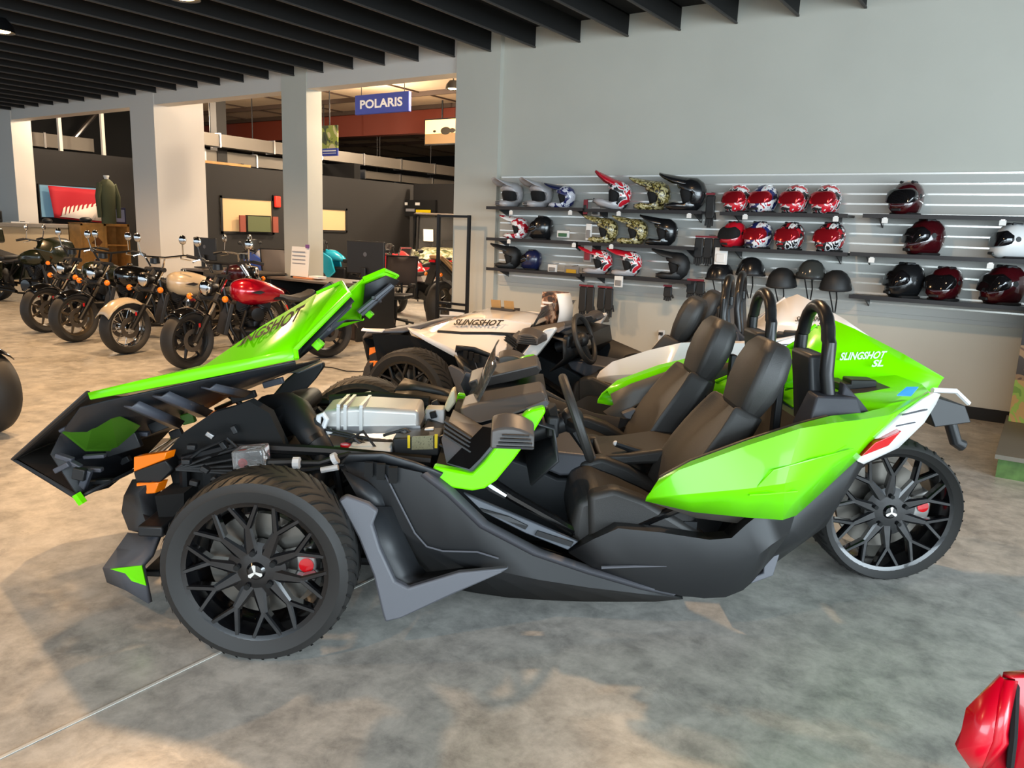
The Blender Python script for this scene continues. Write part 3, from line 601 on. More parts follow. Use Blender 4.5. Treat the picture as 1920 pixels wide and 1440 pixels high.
    both(T, 'armrest_rail', MB().prism([(1.44, -0.66, 0.575), (1.50, -0.65, 0.605), (1.75, -0.63, 0.545), (1.90, -0.60, 0.58), (1.90, -0.60, 0.55), (1.74, -0.63, 0.51), (1.46, -0.65, 0.55)], (0, 0.05, 0)), M_GREYPLASTIC, bevel=0.006)
    # inner cockpit wall under the trim
    both(T, 'cockpit_wall', MB().loft([[(0.98, -0.62, 0.70), (1.20, -0.64, 0.58), (1.45, -0.66, 0.52), (1.75, -0.65, 0.45), (2.05, -0.6, 0.5)], [(0.95, -0.62, 0.45), (1.15, -0.62, 0.36), (1.45, -0.63, 0.30), (1.75, -0.62, 0.30), (2.05, -0.56, 0.3)], [(0.95, -0.60, 0.14)] + [(q, -0.60, 0.14) for q in (1.15, 1.45, 1.75)] + [(2.05, -0.55, 0.14)]]), M_BLKPLASTIC, solid=0.01) if False else None
    MB().loft([[(0.55, 0.62, 0.62), (1.0, 0.64, 0.66), (1.30, 0.66, 0.56), (1.75, 0.66, 0.50), (2.05, 0.6, 0.5)], [(0.5, 0.66, 0.14)] + [(q, 0.66, 0.14) for q in (1.0, 1.3, 1.75)] + [(2.05, 0.6, 0.14)]]).build('cockpit_wall', M_BLKPLASTIC, T, solid=0.01)
    # rear deck between the side panels and the tail light strip
    MB().loft([[(2.12, -0.58, 0.80), (2.12, 0, 0.78), (2.12, 0.58, 0.80)], [(2.259,-0.5,0.865), (2.32, 0.0, 0.84), (2.32, 0.50, 0.84)], [(2.564,-0.34,0.919), (2.70, 0, 0.90), (2.72, 0.3, 0.89)]]).build('rear_deck', paint, T, solid=0.012)
    MB().box((2.46, 0.10, 0.875), (0.12, 0.10, 0.06)).box((2.38, 0.13, 0.87), (0.06, 0.16, 0.03)).build('deck_latch', M_DKPLASTIC, T, bevel=0.006)
    MB().prism([(2.36, -0.04, 0.845), (2.56, -0.06, 0.872), (2.56, 0.20, 0.872), (2.36, 0.22, 0.845)], (0, 0, 0.012)).build('deck_well', M_DKPLASTIC, T, smooth=0)
    # tail light strip: near side and far side
    tl = MB().loft([[(2.195,-0.52,0.686), (2.263,-0.515,0.78), (2.367,-0.49,0.877), (2.482,-0.4,0.918), (2.551,-0.35,0.936)], [(2.238,-0.48,0.664), (2.401,-0.42,0.72), (2.517,-0.37,0.814), (2.576,-0.33,0.883), (2.601,-0.31,0.925)]])
    t1, t2 = both(T, 'tail_strip', tl, M_WPAINT, solid=0.03, bevel=0.004); t2.location.y = 0.07
    both(T, 'tail_strip_line', MB().tube([(2.36,-0.515,0.872), (2.514,-0.405,0.874)], 0.0035, 5), M_GREYPLASTIC)
    both(T, 'tail_strip_line', MB().tube([(2.349,-0.5,0.823), (2.457,-0.435,0.826)], 0.003, 5), M_GREYPLASTIC)
    both(T, 'tail_light', MB().prism([(2.197,-0.565,0.712), (2.246,-0.56,0.768), (2.364,-0.52,0.809), (2.317,-0.525,0.748)], (0.0, 0.06, 0.0)), M_RED, bevel=0.003)[1].location.y = 0.07
    # far sail panel beside the passenger hoop, with the lettering
    tri = [(2.26,0.42,0.999), (2.36,0.44,1.095), (2.446,0.45,1.135), (2.55,0.43,1.095), (2.779,0.37,0.985), (2.953,0.28,0.884)]
    low = [(2.189,0.34,0.901), (2.348,0.34,0.907), (2.456,0.34,0.913), (2.556,0.33,0.913), (2.754,0.3,0.91), (2.943,0.27,0.88)]
    lo2 = [(2.177,0.3,0.881), (2.337,0.3,0.871), (2.46,0.3,0.859), (2.554,0.28,0.861), (2.742,0.26,0.851), (2.93,0.255,0.88)]
    lo3 = [(2.17,0.26,0.813), (2.327,0.26,0.819), (2.465,0.26,0.824), (2.571,0.25,0.822), (2.74,0.24,0.796), (2.877,0.24,0.785)]
    MB().loft([tri, low, lo2, lo3]).build('sail_panel', paint, T, solid=0.014, smooth=15, off=1)
    MB().tube([(1.927,0.6,0.77), (2.067,0.54,0.855), (2.178,0.48,0.937), (2.262,0.43,1.014), (2.364,0.44,1.109)], 0.011, 8).build('sail_edge', paint, T)
    MB().loft([[(1.927,0.6,0.77), (2.067,0.54,0.855), (2.178,0.48,0.937), (2.263,0.43,1.003)], [(1.908,0.58,0.698), (2.074,0.52,0.717), (2.193,0.46,0.734), (2.27,0.38,0.773)]]).build('sail_front', paint, T, solid=0.012)
    MB().loft([[(1.932,0.58,0.757), (2.072,0.54,0.799), (2.167,0.5,0.838)], [(1.935,0.56,0.755), (2.067,0.52,0.791), (2.162,0.48,0.83)]]) if False else None
    if decal:
        def quad(bl, br, tl, tr): return lambda u, v: Vector(bl).lerp(Vector(br), u).lerp(Vector(tl).lerp(Vector(tr), u), v)
        patch_text('SLINGSHOT', quad((2.454,0.325,0.951), (2.68,0.327,0.97), (2.462,0.343,0.988), (2.695,0.345,1.005)), 0.25).build('sail_lettering', decal, T, smooth=0)
        c3 = quad((2.592,0.275,0.932), (2.649,0.275,0.937), (2.6,0.29,0.965), (2.657,0.29,0.969)) if len(trim_letters) > 1 else quad((2.608,0.275,0.933), (2.639,0.275,0.937), (2.616,0.29,0.965), (2.647,0.29,0.969))
        patch_text(trim_letters, c3, 0.25).build('sail_lettering', decal, T, smooth=0)
    # licence plate bracket under the tail
    MB().prism([(2.72, 0.02, 0.86), (2.95, 0.06, 0.80), (2.99, 0.06, 0.72), (2.80, 0.02, 0.70)], (0, 0.20, 0)).tube([(2.93, 0.16, 0.74), (2.99, 0.16, 0.60), (3.03, 0.16, 0.58)], 0.03, 8).build('plate_bracket', M_DKPLASTIC, T, bevel=0.005)
    MB().tube([(2.78, 0.05, 0.87), (2.92, 0.1, 0.86), (3.0, 0.12, 0.80)], 0.012, 6).build('plate_trim', M_WHITEPL, T)
    # ---- nose: bumper uprights, lower wing, amber lamps
    for s in (-1, 1):
        up = MB().loft([[(-0.718,-0.38,0.448), (-0.614,-0.42,0.477), (-0.621,-0.36,0.434)], [(-0.757,-0.38,0.377), (-0.669,-0.44,0.413), (-0.596,-0.42,0.409)], [(-0.76,-0.4,0.314), (-0.637,-0.48,0.337), (-0.562,-0.46,0.286)], [(-0.695,-0.48,0.266), (-0.582,-0.56,0.292), (-0.485,-0.54,0.287)]])
        wg = MB().loft([[(-0.69,-0.5,0.263), (-0.551,-0.58,0.294), (-0.521,-0.6,0.304)], [(-0.729,-0.52,0.201), (-0.578,-0.62,0.239), (-0.537,-0.64,0.238)], [(-0.772,-0.55,0.133), (-0.654,-0.66,0.188), (-0.545,-0.7,0.221)], [(-0.759,-0.55,0.076), (-0.629,-0.66,0.1), (-0.516,-0.72,0.079)]])
        gp = MB().prism([(-0.683,-0.672,0.19), (-0.545,-0.705,0.225), (-0.528,-0.715,0.148), (-0.59,-0.7,0.158), (-0.617,-0.69,0.183)], (0, -0.006, 0.0))
        for mb_, nm_, m_, kw in ((up, 'bumper_upright', M_BLKPLASTIC, dict(solid=0.02)), (wg, 'lower_wing', M_GREYPLASTIC, dict(solid=0.02)), (gp, 'wing_accent', paint, dict(smooth=0))):
            (mb_ if s < 0 else mb_.mirror_y()).build(nm_, m_, T, **kw)
        a1 = MB().prism([(-0.706,-0.4,0.554), (-0.543,-0.46,0.598), (-0.553,-0.46,0.566), (-0.71,-0.4,0.49)], (0.02, 0.05, 0)); a2 = MB().prism([(-0.692,-0.42,0.449), (-0.581,-0.46,0.468), (-0.599,-0.46,0.422), (-0.695,-0.42,0.398)], (0.02, 0.05, 0))
        for a_ in (a1, a2): (a_ if s < 0 else a_.mirror_y()).build('turn_signal', M_ORANGE, T, bevel=0.004)
        hb = MB().prism([(-0.71,-0.4,0.49), (-0.549,-0.46,0.562), (-0.527,-0.44,0.52), (-0.58,-0.45,0.465), (-0.697,-0.41,0.45)], (0.0, 0.10, 0))
        (hb if s < 0 else hb.mirror_y()).build('lamp_housing', M_DKPLASTIC, T, bevel=0.006)
    MB().span((-0.60, -0.62, 0.30), (-0.50, 0.62, 0.345)).span((-0.62, -0.55, 0.10), (-0.52, 0.55, 0.13)).span((-0.45, -0.36, 0.14), (-0.40, 0.36, 0.58)).build('front_crossmember', M_DKPLASTIC, T, bevel=0.008)
    MB().prism([(-0.571,-0.52,0.433), (-0.463,-0.5,0.442), (-0.469,-0.5,0.306), (-0.556,-0.52,0.31)], (0, 1.0, 0)).build('radiator', M_VOID, T, smooth=0)
    # front frame tubes
    for s in (-1, 1):
        MB().tube([(-0.50, s*0.40, 0.55), (-0.28, s*0.42, 0.62), (0.10, s*0.44, 0.62), (0.52, s*0.46, 0.60)], 0.022, 8).tube([(-0.50, s*0.40, 0.16), (0.5, s*0.42, 0.14)], 0.022, 8).tube([(-0.50, s*0.40, 0.16), (-0.50, s*0.40, 0.55)], 0.022, 8) \
            .tube([(-0.20, s*0.41, 0.16), (-0.28, s*0.42, 0.62)], 0.018, 8).tube([(0.2, s*0.43, 0.15), (0.12, s*0.44, 0.62)], 0.018, 8).build('frame_rail', M_BLKMETAL, T)
    MB().span((-0.48, -0.36, 0.14), (0.5, 0.36, 0.2)).build('belly_pan', M_VOID, T, smooth=0)
    MB().span((-0.3, -0.3, 0.2), (0.5, 0.3, 0.5)).build('engine_block', M_VOID, T, bevel=0.02)
    if hood_open:
        engine_bay(T); hood_raised(T, paint)
    else:
        hood_closed(T, paint, decal)
    return T

def engine_bay(T):
    ec = MB().prism([(0.016,-0.2,0.724), (0.104,-0.2,0.742), (0.168,-0.2,0.749), (0.437,-0.2,0.744), (0.445,-0.2,0.659), (0.02,-0.2,0.643)], (0, 0.20, 0.012)).build('engine_cover', M_SILVER, T, bevel=0.018, bseg=3)
    rb = MB()
    for px in (650, 662, 690):
        rb.box((-0.03+(px-600)/188*0.46, -0.10, 0.755), (0.014, 0.215, 0.012))
        rb.box((-0.03+(px-600)/188*0.46, -0.208, 0.70), (0.014, 0.012, 0.10))
    rb.build('cover_rib', mat('cast_aluminium_light', 'd0cfcc', 0.42, 0.6), ec, smooth=0)
    MB().prism([(0.022,-0.21,0.66), (0.446,-0.21,0.681), (0.446,-0.21,0.648), (0.022,-0.21,0.627)], (0, 0.22, 0)).build('cover_flange', M_STEEL, ec, smooth=0)
    MB().span((0.0, -0.30, 0.48), (0.44, 0.10, 0.60)).build('cylinder_head', M_STEEL, T, bevel=0.02)
    MB().tube([(0.014,-0.25,0.682), (0.019,-0.25,0.717), (0.037,-0.25,0.727), (0.051,-0.25,0.705), (0.037,-0.25,0.667), (0.05,-0.25,0.643), (0.073,-0.25,0.654)], 0.012, 8).build('lifting_bracket', M_WHITEPL, T)
    MB().span((0.0, -0.28, 0.595), (0.06, -0.24, 0.625)).build('sensor', M_WHITEPL, T, bevel=0.004)
    MB().tube([(-0.285,0.05,0.659), (-0.155,-0.1,0.704), (-0.101,-0.16,0.703), (-0.037,-0.24,0.666), (0.034,-0.3,0.591), (0.061,-0.3,0.55)], [0.075, 0.078, 0.072, 0.062, 0.055, 0.05], 16).build('intake_tube', M_DKPLASTIC, T)
    MB().tube([(-0.149,-0.15,0.682), (-0.122,-0.18,0.664)], [0.078, 0.076], 16).build('hose_clamp', M_BLKMETAL, T)
    MB().tube([(0.003,-0.28,0.617), (0.018,-0.29,0.602)], [0.062, 0.06], 16).build('hose_clamp', M_BLKMETAL, T)
    MB().prism([(-0.371,-0.12,0.549), (-0.317,-0.12,0.625), (-0.232,-0.12,0.72), (-0.102,-0.12,0.749), (-0.067,-0.12,0.695), (-0.152,-0.12,0.606), (-0.201,-0.12,0.506), (-0.357,-0.12,0.481)], (0, 0.36, 0)).build('air_box', M_DKPLASTIC, T, bevel=0.03, bseg=3)
    MB().prism([(-0.593,-0.36,0.562), (-0.511,-0.36,0.656), (-0.391,-0.36,0.742), (-0.314,-0.36,0.765), (-0.239,-0.36,0.797), (-0.157,-0.36,0.749), (-0.084,-0.36,0.581), (0.048,-0.36,0.516), (0.047,-0.36,0.423), (-0.557,-0.36,0.377)], (0, 0.06, 0)).build('splash_shield', M_VOID, T, smooth=0)
    b = MB().prism([(0.172,-0.42,0.626), (0.346,-0.42,0.626), (0.346,-0.42,0.574), (0.172,-0.42,0.576)], (0, 0.13, 0)).build('coolant_tank', M_WHITEPL, T, bevel=0.008)
    MB().cyl((0.155, -0.36, 0.585), (0.155, -0.36, 0.63), 0.022, 12).build('filler_cap', M_RED, b)
    f = MB().prism([(0.349,-0.36,0.661), (0.547,-0.36,0.677), (0.544,-0.36,0.59), (0.354,-0.36,0.579)], (0, 0.15, 0)).build('fuse_box', M_DKPLASTIC, T, bevel=0.008)
    for px in (764, 817): MB().prism([(0.411,-0.362,0.677), (0.422,-0.362,0.678), (0.423,-0.362,0.623), (0.412,-0.362,0.623)] if px == 764 else [(0.523,-0.362,0.686), (0.536,-0.362,0.687), (0.535,-0.362,0.627), (0.524,-0.362,0.627)], (0, -0.003, 0)).build('yellow_label', mat('label_yellow', 'e8c800', 0.5), f, smooth=0)
    MB().prism([(0.429,-0.362,0.673), (0.517,-0.362,0.681), (0.518,-0.362,0.622), (0.429,-0.362,0.616)], (0, -0.002, 0)).build('fuse_chart', pattern_mat('fuse_print', ['1a1814', '8f8a6a'], 160, 0.5, 0), f, smooth=0)
    rnd = random.Random(5)
    hs = MB()
    hs.tube([(-0.002,-0.5,0.585), (0.083,-0.5,0.588), (0.151,-0.5,0.613), (0.2,-0.45,0.618)], 0.012, 8).tube([(-0.129,-0.5,0.581), (-0.01,-0.5,0.589)], 0.016, 8)
    hs.tube([(-0.081,-0.52,0.551), (0.045,-0.52,0.567), (0.178,-0.5,0.587)], 0.009, 6).build('coolant_hose', M_DKPLASTIC, T)
    for a, b2 in (((-0.017,-0.52,0.591), (0.008,-0.52,0.592)), ((0.138,-0.52,0.61), (0.155,-0.52,0.619))): MB().tube([a, b2], 0.024, 10).build('hose_connector', M_WHITEPL, T)
    MB().tube([(0.097,-0.54,0.571), (0.164,-0.54,0.586)], 0.012, 8).build('white_sleeve', M_WHITEPL, T)
    for i in range(16):
        x0 = rnd.uniform(-0.05, 0.50); y0 = rnd.uniform(-0.36, -0.2); z0 = rnd.uniform(0.56, 0.66)
        MB().tube([(x0, y0, z0), (x0+rnd.uniform(0.02, 0.1), y0-0.02, z0+rnd.uniform(0, 0.05)), (x0+rnd.uniform(0.1, 0.2), y0-rnd.uniform(0, 0.06), z0-rnd.uniform(0, 0.06))], 0.006, 6).build('wiring', rnd.choice([M_DKPLASTIC, M_BLKMETAL, M_DKPLASTIC]), T)
    for i in range(16):
        x0 = rnd.uniform(-0.05, 0.50); y0 = rnd.uniform(-0.34, 0.3); z0 = rnd.uniform(0.56, 0.68) if y0 < -0.2 else rnd.uniform(0.66, 0.72)
        MB().box((x0, y0, z0), (rnd.uniform(0.02, 0.05), 0.03, rnd.uniform(0.02, 0.04)), Matrix.Rotation(rnd.uniform(0, 3), 3, 'Y')).build('connector', rnd.choice([M_STEEL, M_DKPLASTIC, M_BLKMETAL, M_SILVER, M_WHITEPL]), T, bevel=0.003)
    MB().tube([(-0.02, 0.12, 0.70), (0.2, 0.14, 0.72), (0.45, 0.12, 0.71)], 0.03, 10).build('intake_manifold', M_DKPLASTIC, T)
    MB().prism([(0.555,0.05,0.779), (0.572,0.05,0.792), (0.581,0.05,0.729), (0.545,0.05,0.677), (0.524,0.05,0.702)], (0, 0.10, 0)).build('brake_fluid_tank', mat('translucent_tank', 'd9cfb0', 0.4), T, bevel=0.012)
    MB().span((0.44, 0.02, 0.62), (0.53, 0.12, 0.70)).build('relay_box', M_WHITEPL, T, bevel=0.008)
    # clear plastic cover over the lamp adjuster
    c_ = MB().prism([(-0.253,-0.55,0.635), (-0.132,-0.55,0.652), (-0.126,-0.55,0.574), (-0.247,-0.55,0.557)], (0, 0.10, 0)).build('clear_cover', mat('clear_plastic', 'dedede', 0.08, trans=0.85), T, bevel=0.008)
    MB().ball((-0.218,-0.5,0.582), 0.02, 10, 8).build('adjuster_knob', M_RED, c_)
    for a in ((-0.443,-0.45,0.621), (-0.366,-0.45,0.674), (-0.446,-0.5,0.575), (-0.296,-0.5,0.647), (-0.287,-0.4,0.686), (-0.373,-0.5,0.545), (-0.325,-0.52,0.509), (-0.418,-0.5,0.488), (-0.301,-0.5,0.503)):
        MB().box(a, (0.035, 0.03, 0.022), Matrix.Rotation(a[0]*7, 3, 'Y')).build('connector', rnd.choice([M_STEEL, M_BLKMETAL, M_DKPLASTIC, M_DKPLASTIC]), T, bevel=0.004)
    for i in range(6):
        MB().tube([(-0.512,-0.45,0.524), (-0.42+0.05*i, -0.42, 0.60-0.02*i), (-0.30+0.06*i, -0.45, 0.66-0.03*i), (-0.20+0.06*i, -0.44, 0.56)], 0.007, 6).build('wiring', M_DKPLASTIC, T)
    # far fender support with its pale top
    MB().prism([(-0.526,0.5,0.487), (-0.339,0.5,0.717), (-0.297,0.5,0.753), (-0.152,0.52,0.811), (-0.144,0.52,0.788), (-0.187,0.5,0.723), (-0.272,0.5,0.626), (-0.315,0.5,0.538), (-0.443,0.5,0.461)], (0, 0.05, 0)).build('fender_support', M_DKPLASTIC, T, bevel=0.008)
    MB().prism([(-0.331,0.52,0.748), (-0.277,0.55,0.787), (-0.159,0.55,0.811), (-0.152,0.52,0.805), (-0.269,0.5,0.754)], (0, 0.0, 0.006)).build('support_cap', M_GREYPLASTIC, T, smooth=0)
    MB().tube([(-0.631,0.42,0.658), (-0.569,0.42,0.618), (-0.466,0.42,0.509)], 0.016, 8).tube([(-0.678,0.42,0.564), (-0.567,0.42,0.618)], 0.012, 8).tube([(-0.678,0.42,0.564), (-0.602,0.42,0.538)], 0.012, 8).build('hood_hinge', M_BLKMETAL, T)

def hood_raised(T, paint):
    H = []
    E = [(-0.763,-0.6,0.86), (-0.565,-0.61,0.916), (-0.319,-0.62,0.978), (-0.14,-0.62,1.019), (0.025,-0.62,1.061)]      # upper edge of the side band
    L = [(-0.744,-0.62,0.842), (-0.553,-0.63,0.886), (-0.313,-0.64,0.941), (-0.134,-0.64,0.984), (0.036,-0.64,1.028)]      # lower edge of the side band
    R = [(-0.80, -0.20, 0.765), (-0.62, -0.22, 0.82), (-0.37,-0.44,0.957), (-0.155,-0.44,1.113), (0.073,-0.46,1.256)]
    Cc = [(-0.84, 0, 0.72), (-0.62, 0, 0.80), (-0.42, 0, 0.88), (-0.20, 0, 1.0), (0.0, 0, 1.12)]
    tip = [(0.225,-0.6,1.273), (0.172,-0.5,1.302)]
    def rows(f): return [f(r) for r in (L, E, R)] + [Cc] + [[(x, -y, z-max(0.0, min(0.13, -0.19*x-0.005))) for x, y, z in f(r)] for r in (R, E, L)]
    sk = MB().loft(rows(lambda r: r))
    for sg in (-1, 1):
        m = lambda p: (p[0], -sg*p[1], p[2])
        e4, t0, t1, r4 = m(E[4]), m(tip[0]), m(tip[1]), m(R[4])
        sk.add([e4, t0, t1, r4], [(0, 1, 2, 3)])
        sk.add([m((0.116,-0.62,1.251)), m((0.221,-0.64,1.27))], [])
    hood = sk.build('hood', paint, T, solid=0.008, smooth=22)
    # far and near wing rims
    for sg in (-1, 1):
        m = lambda p: (p[0], -sg*p[1], p[2])
        MB().tube([m(E[4]), m(tip[0]), m(tip[1]), m(R[4])], 0.011, 6).build('wing_rim', paint, hood)
        MB().tube([m(L[4]), m(E[4])], 0.01, 6).build('wing_rim', paint, hood)
    # black liner under the skin, seen from the open side
    M_LIN = mat('liner_plastic', '1d1f23', 0.5); M_RIB = mat('liner_rib', '44464e', 0.45)
    l0 = [(-0.82,-0.56,0.793), (-0.695,-0.6,0.834), (-0.507,-0.61,0.882), (-0.325,-0.61,0.929), (-0.145,-0.61,0.972), (0.023,-0.61,1.013)]
    l1 = [(-1.036,-0.34,0.62), (-0.941,-0.32,0.625), (-0.809,-0.22,0.668), (-0.631,-0.12,0.718), (-0.454,-0.02,0.776), (-0.166,0.08,0.875)]
    l2 = [(-1.081,-0.34,0.533), (-1.04,-0.24,0.482), (-0.951,-0.12,0.488), (-0.799,0.08,0.556), (-0.57,0.2,0.688), (-0.167,0.3,0.848)]
    l3 = [(-0.917,-0.45,0.396), (-0.909,-0.22,0.354), (-0.893,0,0.389), (-0.843,0.25,0.494), (-0.595,0.35,0.646), (-0.148,0.46,0.838)]
    liner = MB().loft([l0, l1, l2, l3]).build('hood_liner', M_LIN, hood, solid=0.008, smooth=20)
    def lift(p, d=0.02): return (p[0]+d*0.5, p[1]-d, p[2]-d*0.2)
    for q in ([(-0.651,-0.56,0.816), (-0.589,-0.56,0.837), (-0.62,-0.1,0.645), (-0.678,-0.08,0.601)], [(-0.536,-0.57,0.862), (-0.468,-0.57,0.881), (-0.523,-0.02,0.677), (-0.584,-0.04,0.649)], [(-0.35,-0.57,0.902), (-0.291,-0.57,0.916), (-0.386,0.1,0.746), (-0.455,0.08,0.718)]):
        q = [lift(p) for p in q]; m0 = lift(tuple((q[0][i]+q[1][i])/2 for i in range(3)), 0.03); m1 = lift(tuple((q[2][i]+q[3][i])/2 for i in range(3)), 0.03)
        MB().loft([[q[0], m0, q[1]], [q[3], m1, q[2]]]).build('liner_rib', M_RIB, liner, solid=0.006)
    MB().prism([lift(p) for p in ((-1.016,-0.36,0.647), (-0.85,-0.4,0.744), (-0.802,-0.38,0.745), (-0.789,-0.16,0.63), (-0.91,-0.12,0.5), (-0.99,-0.24,0.531))], (0, 0.006, 0)).build('unlined_panel', mat('lime_underside_lit', '3d6a12', 0.45), liner, smooth=0)  # light coming through the thin hood skin is put into this green
    MB().tube([lift(p) for p in ((-1.02,-0.36,0.651), (-0.85,-0.4,0.746), (-0.805,-0.37,0.743))], 0.008, 6).build('liner_rib', M_RIB, liner)
    rnd = random.Random(3)
    SPOT = {(122, 850): (-1.02,-0.34,0.54), (140, 862): (-0.982,-0.34,0.514), (118, 868): (-1.02,-0.36,0.505), (150, 880): (-0.951,-0.36,0.479), (170, 872): (-0.939,-0.3,0.48), (178, 848): (-0.939,-0.26,0.525), (230, 826): (-0.889,-0.12,0.54), (262, 806): (-0.839,-0.06,0.575), (160, 892): (-0.942,-0.34,0.445), (185, 895): (-0.931,-0.26,0.413), (300, 790): (-0.773,0,0.603), (352, 778): (-0.687,0.1,0.612), (330, 806): (-0.772,0.16,0.52), (372, 763): (-0.635,0.1,0.653), (455, 738): (-0.466,0.22,0.698), (510, 712): (-0.322,0.22,0.772), (226, 860): (-0.955,-0.02,0.423)}
    for px, py, yy, w_, h_, ro, mm in [(122,850,-.34,.07,.02,.3,0), (140,862,-.34,.06,.018,.5,0), (118,868,-.36,.07,.022,-.5,0), (150,880,-.36,.05,.05,.2,1), (170,872,-.30,.10,.018,0,0), (178,848,-.26,.09,.016,-.1,0), (230,826,-.12,.16,.07,-.35,1), (262,806,-.06,.08,.02,0,0),
                                       (160,892,-.34,.03,.10,.4,0), (185,895,-.26,.12,.02,-.1,1), (300,790,.0,.10,.05,-.4,1), (352,778,.10,.06,.05,-.3,2), (330,806,.16,.06,.04,-.4,1), (372,763,.10,.05,.03,-.5,0), (455,738,.22,.12,.035,-.3,1), (510,712,.22,.1,.03,-.3,0), (226,860,-.02,.1,.03,-.5,1)]:
        pt = lift(SPOT[(px, py)], 0.035)
        MB().box(pt, (w_, 0.03, h_), Matrix.Rotation(ro, 3, 'Y')).build('liner_bracket', [M_RIB, M_DKPLASTIC, mat('lime_underside_lit', '3d6a12', 0.45)][mm], liner, bevel=0.004)
    for sg in (-1, 1):
        wr = MB(); a = Vector((0.06, -sg*-0.58, 1.05)); t = Vector((0.22, -sg*-0.57, 1.22)); c2 = Vector((0.05, -sg*-0.40, 1.10)); d2 = Vector((0.20, -sg*-0.50, 1.23))
        wr.tube([a*0.6+c2*0.4, t*0.6+d2*0.4], 0.012, 6).tube([a*0.2+c2*0.8, t*0.3+d2*0.7], 0.012, 6).tube([a*0.5+t*0.5, c2*0.5+d2*0.5], 0.009, 6)
        wr.build('wing_brace', M_RIB, liner)
        m = lambda p: (p[0]+0.012, -sg*p[1]*0.98, p[2]-0.028)
        MB().add([m(E[4]), m(tip[0]), m(tip[1]), m(R[4])], [(0, 1, 2, 3)]).build('wing_liner', M_LIN, liner, solid=0.006)
        MB().box((0.085, -sg*-0.54, 1.075), (0.05, 0.05, 0.03), Matrix.Rotation(0.7, 3, 'Y')).build('wing_clip', paint, liner, bevel=0.004)
    MB().loft([[(0.03, 0.60, 1.03), (-0.10, 0.45, 1.02), (-0.2, 0.25, 0.98)], [(-0.019,0.5,1.041), (-0.145,0.45,0.933), (-0.246,0.42,0.846)]]).build('hinge_cover', M_RIB, liner, solid=0.01)
    # nose: black shell seen from inside
    N1, N2 = (-1.342,-0.18,0.455), ((-1.342,-0.18,0.455)[0]+0.01, 0.18, (-1.342,-0.18,0.455)[2])
    A1, A2 = E[0], (E[0][0], -E[0][1], E[0][2]-0.13)
    K1 = (-0.915,-0.45,0.387); K2 = (K1[0], -K1[1], K1[2])
    nm = ((N1[0]+N2[0])/2-0.03, 0, N1[2]-0.01)
    ns = MB().loft([[A1, (-0.86, 0, 0.72), A2], [N1, nm, N2]])
    ns.loft([[N1, nm, N2], [K1, (K1[0]-0.03, 0, K1[2]-0.02), K2]])
    nose = ns.build('nose_shell', mat('nose_black', '3a3532', 0.36), hood, solid=0.02, bevel=0.006)
    MB().tube([A1, N1, K1], 0.012, 8).build('nose_lip', M_DKPLASTIC, nose)
    for sg in (-1, 1):
        MB().tube([(K1[0]-0.005, sg*0.455, K1[2]+0.02), (K1[0]+0.02, sg*0.455, K1[2]-0.02)], 0.02, 6).build('nose_clip', paint, nose)
    MB().loft([[K1, (K1[0]+0.02, 0, K1[2]-0.02), K2], [(-0.86, -0.44, 0.42), (-0.84, 0, 0.40), (-0.86, 0.44, 0.42)]]).build('nose_duct', M_LIN, nose, solid=0.012)
    # lettering along the near ridge
    nrm = (Vector(E[4])-Vector(R[4])).cross(Vector(R[2])-Vector(R[4])).normalized(); nrm = nrm if nrm.z > 0 else -nrm
    def on(u, v):
        a = Vector(R[2]).lerp(Vector(R[3]), min(1, u*2)) if u < 0.5 else Vector(R[3]).lerp(Vector(R[4]), u*2-1)
        b = Vector(E[2]).lerp(Vector(E[3]), min(1, u*2)) if u < 0.5 else Vector(E[3]).lerp(Vector(E[4]), u*2-1)
        return a.lerp(b, v)
    patch_text('SLINGSHOT', lambda u, v: on(0.24+0.72*u, 0.50-0.30*v) + nrm*0.02, 0.25).build('hood_lettering', M_DECAL, hood, smooth=0)
    MB().box((0.104,-0.42,1.275), (0.05, 0.04, 0.03), Matrix.Rotation(-0.7, 3, 'Y')).build('hood_latch', M_DKPLASTIC, hood, bevel=0.004)
    return hood

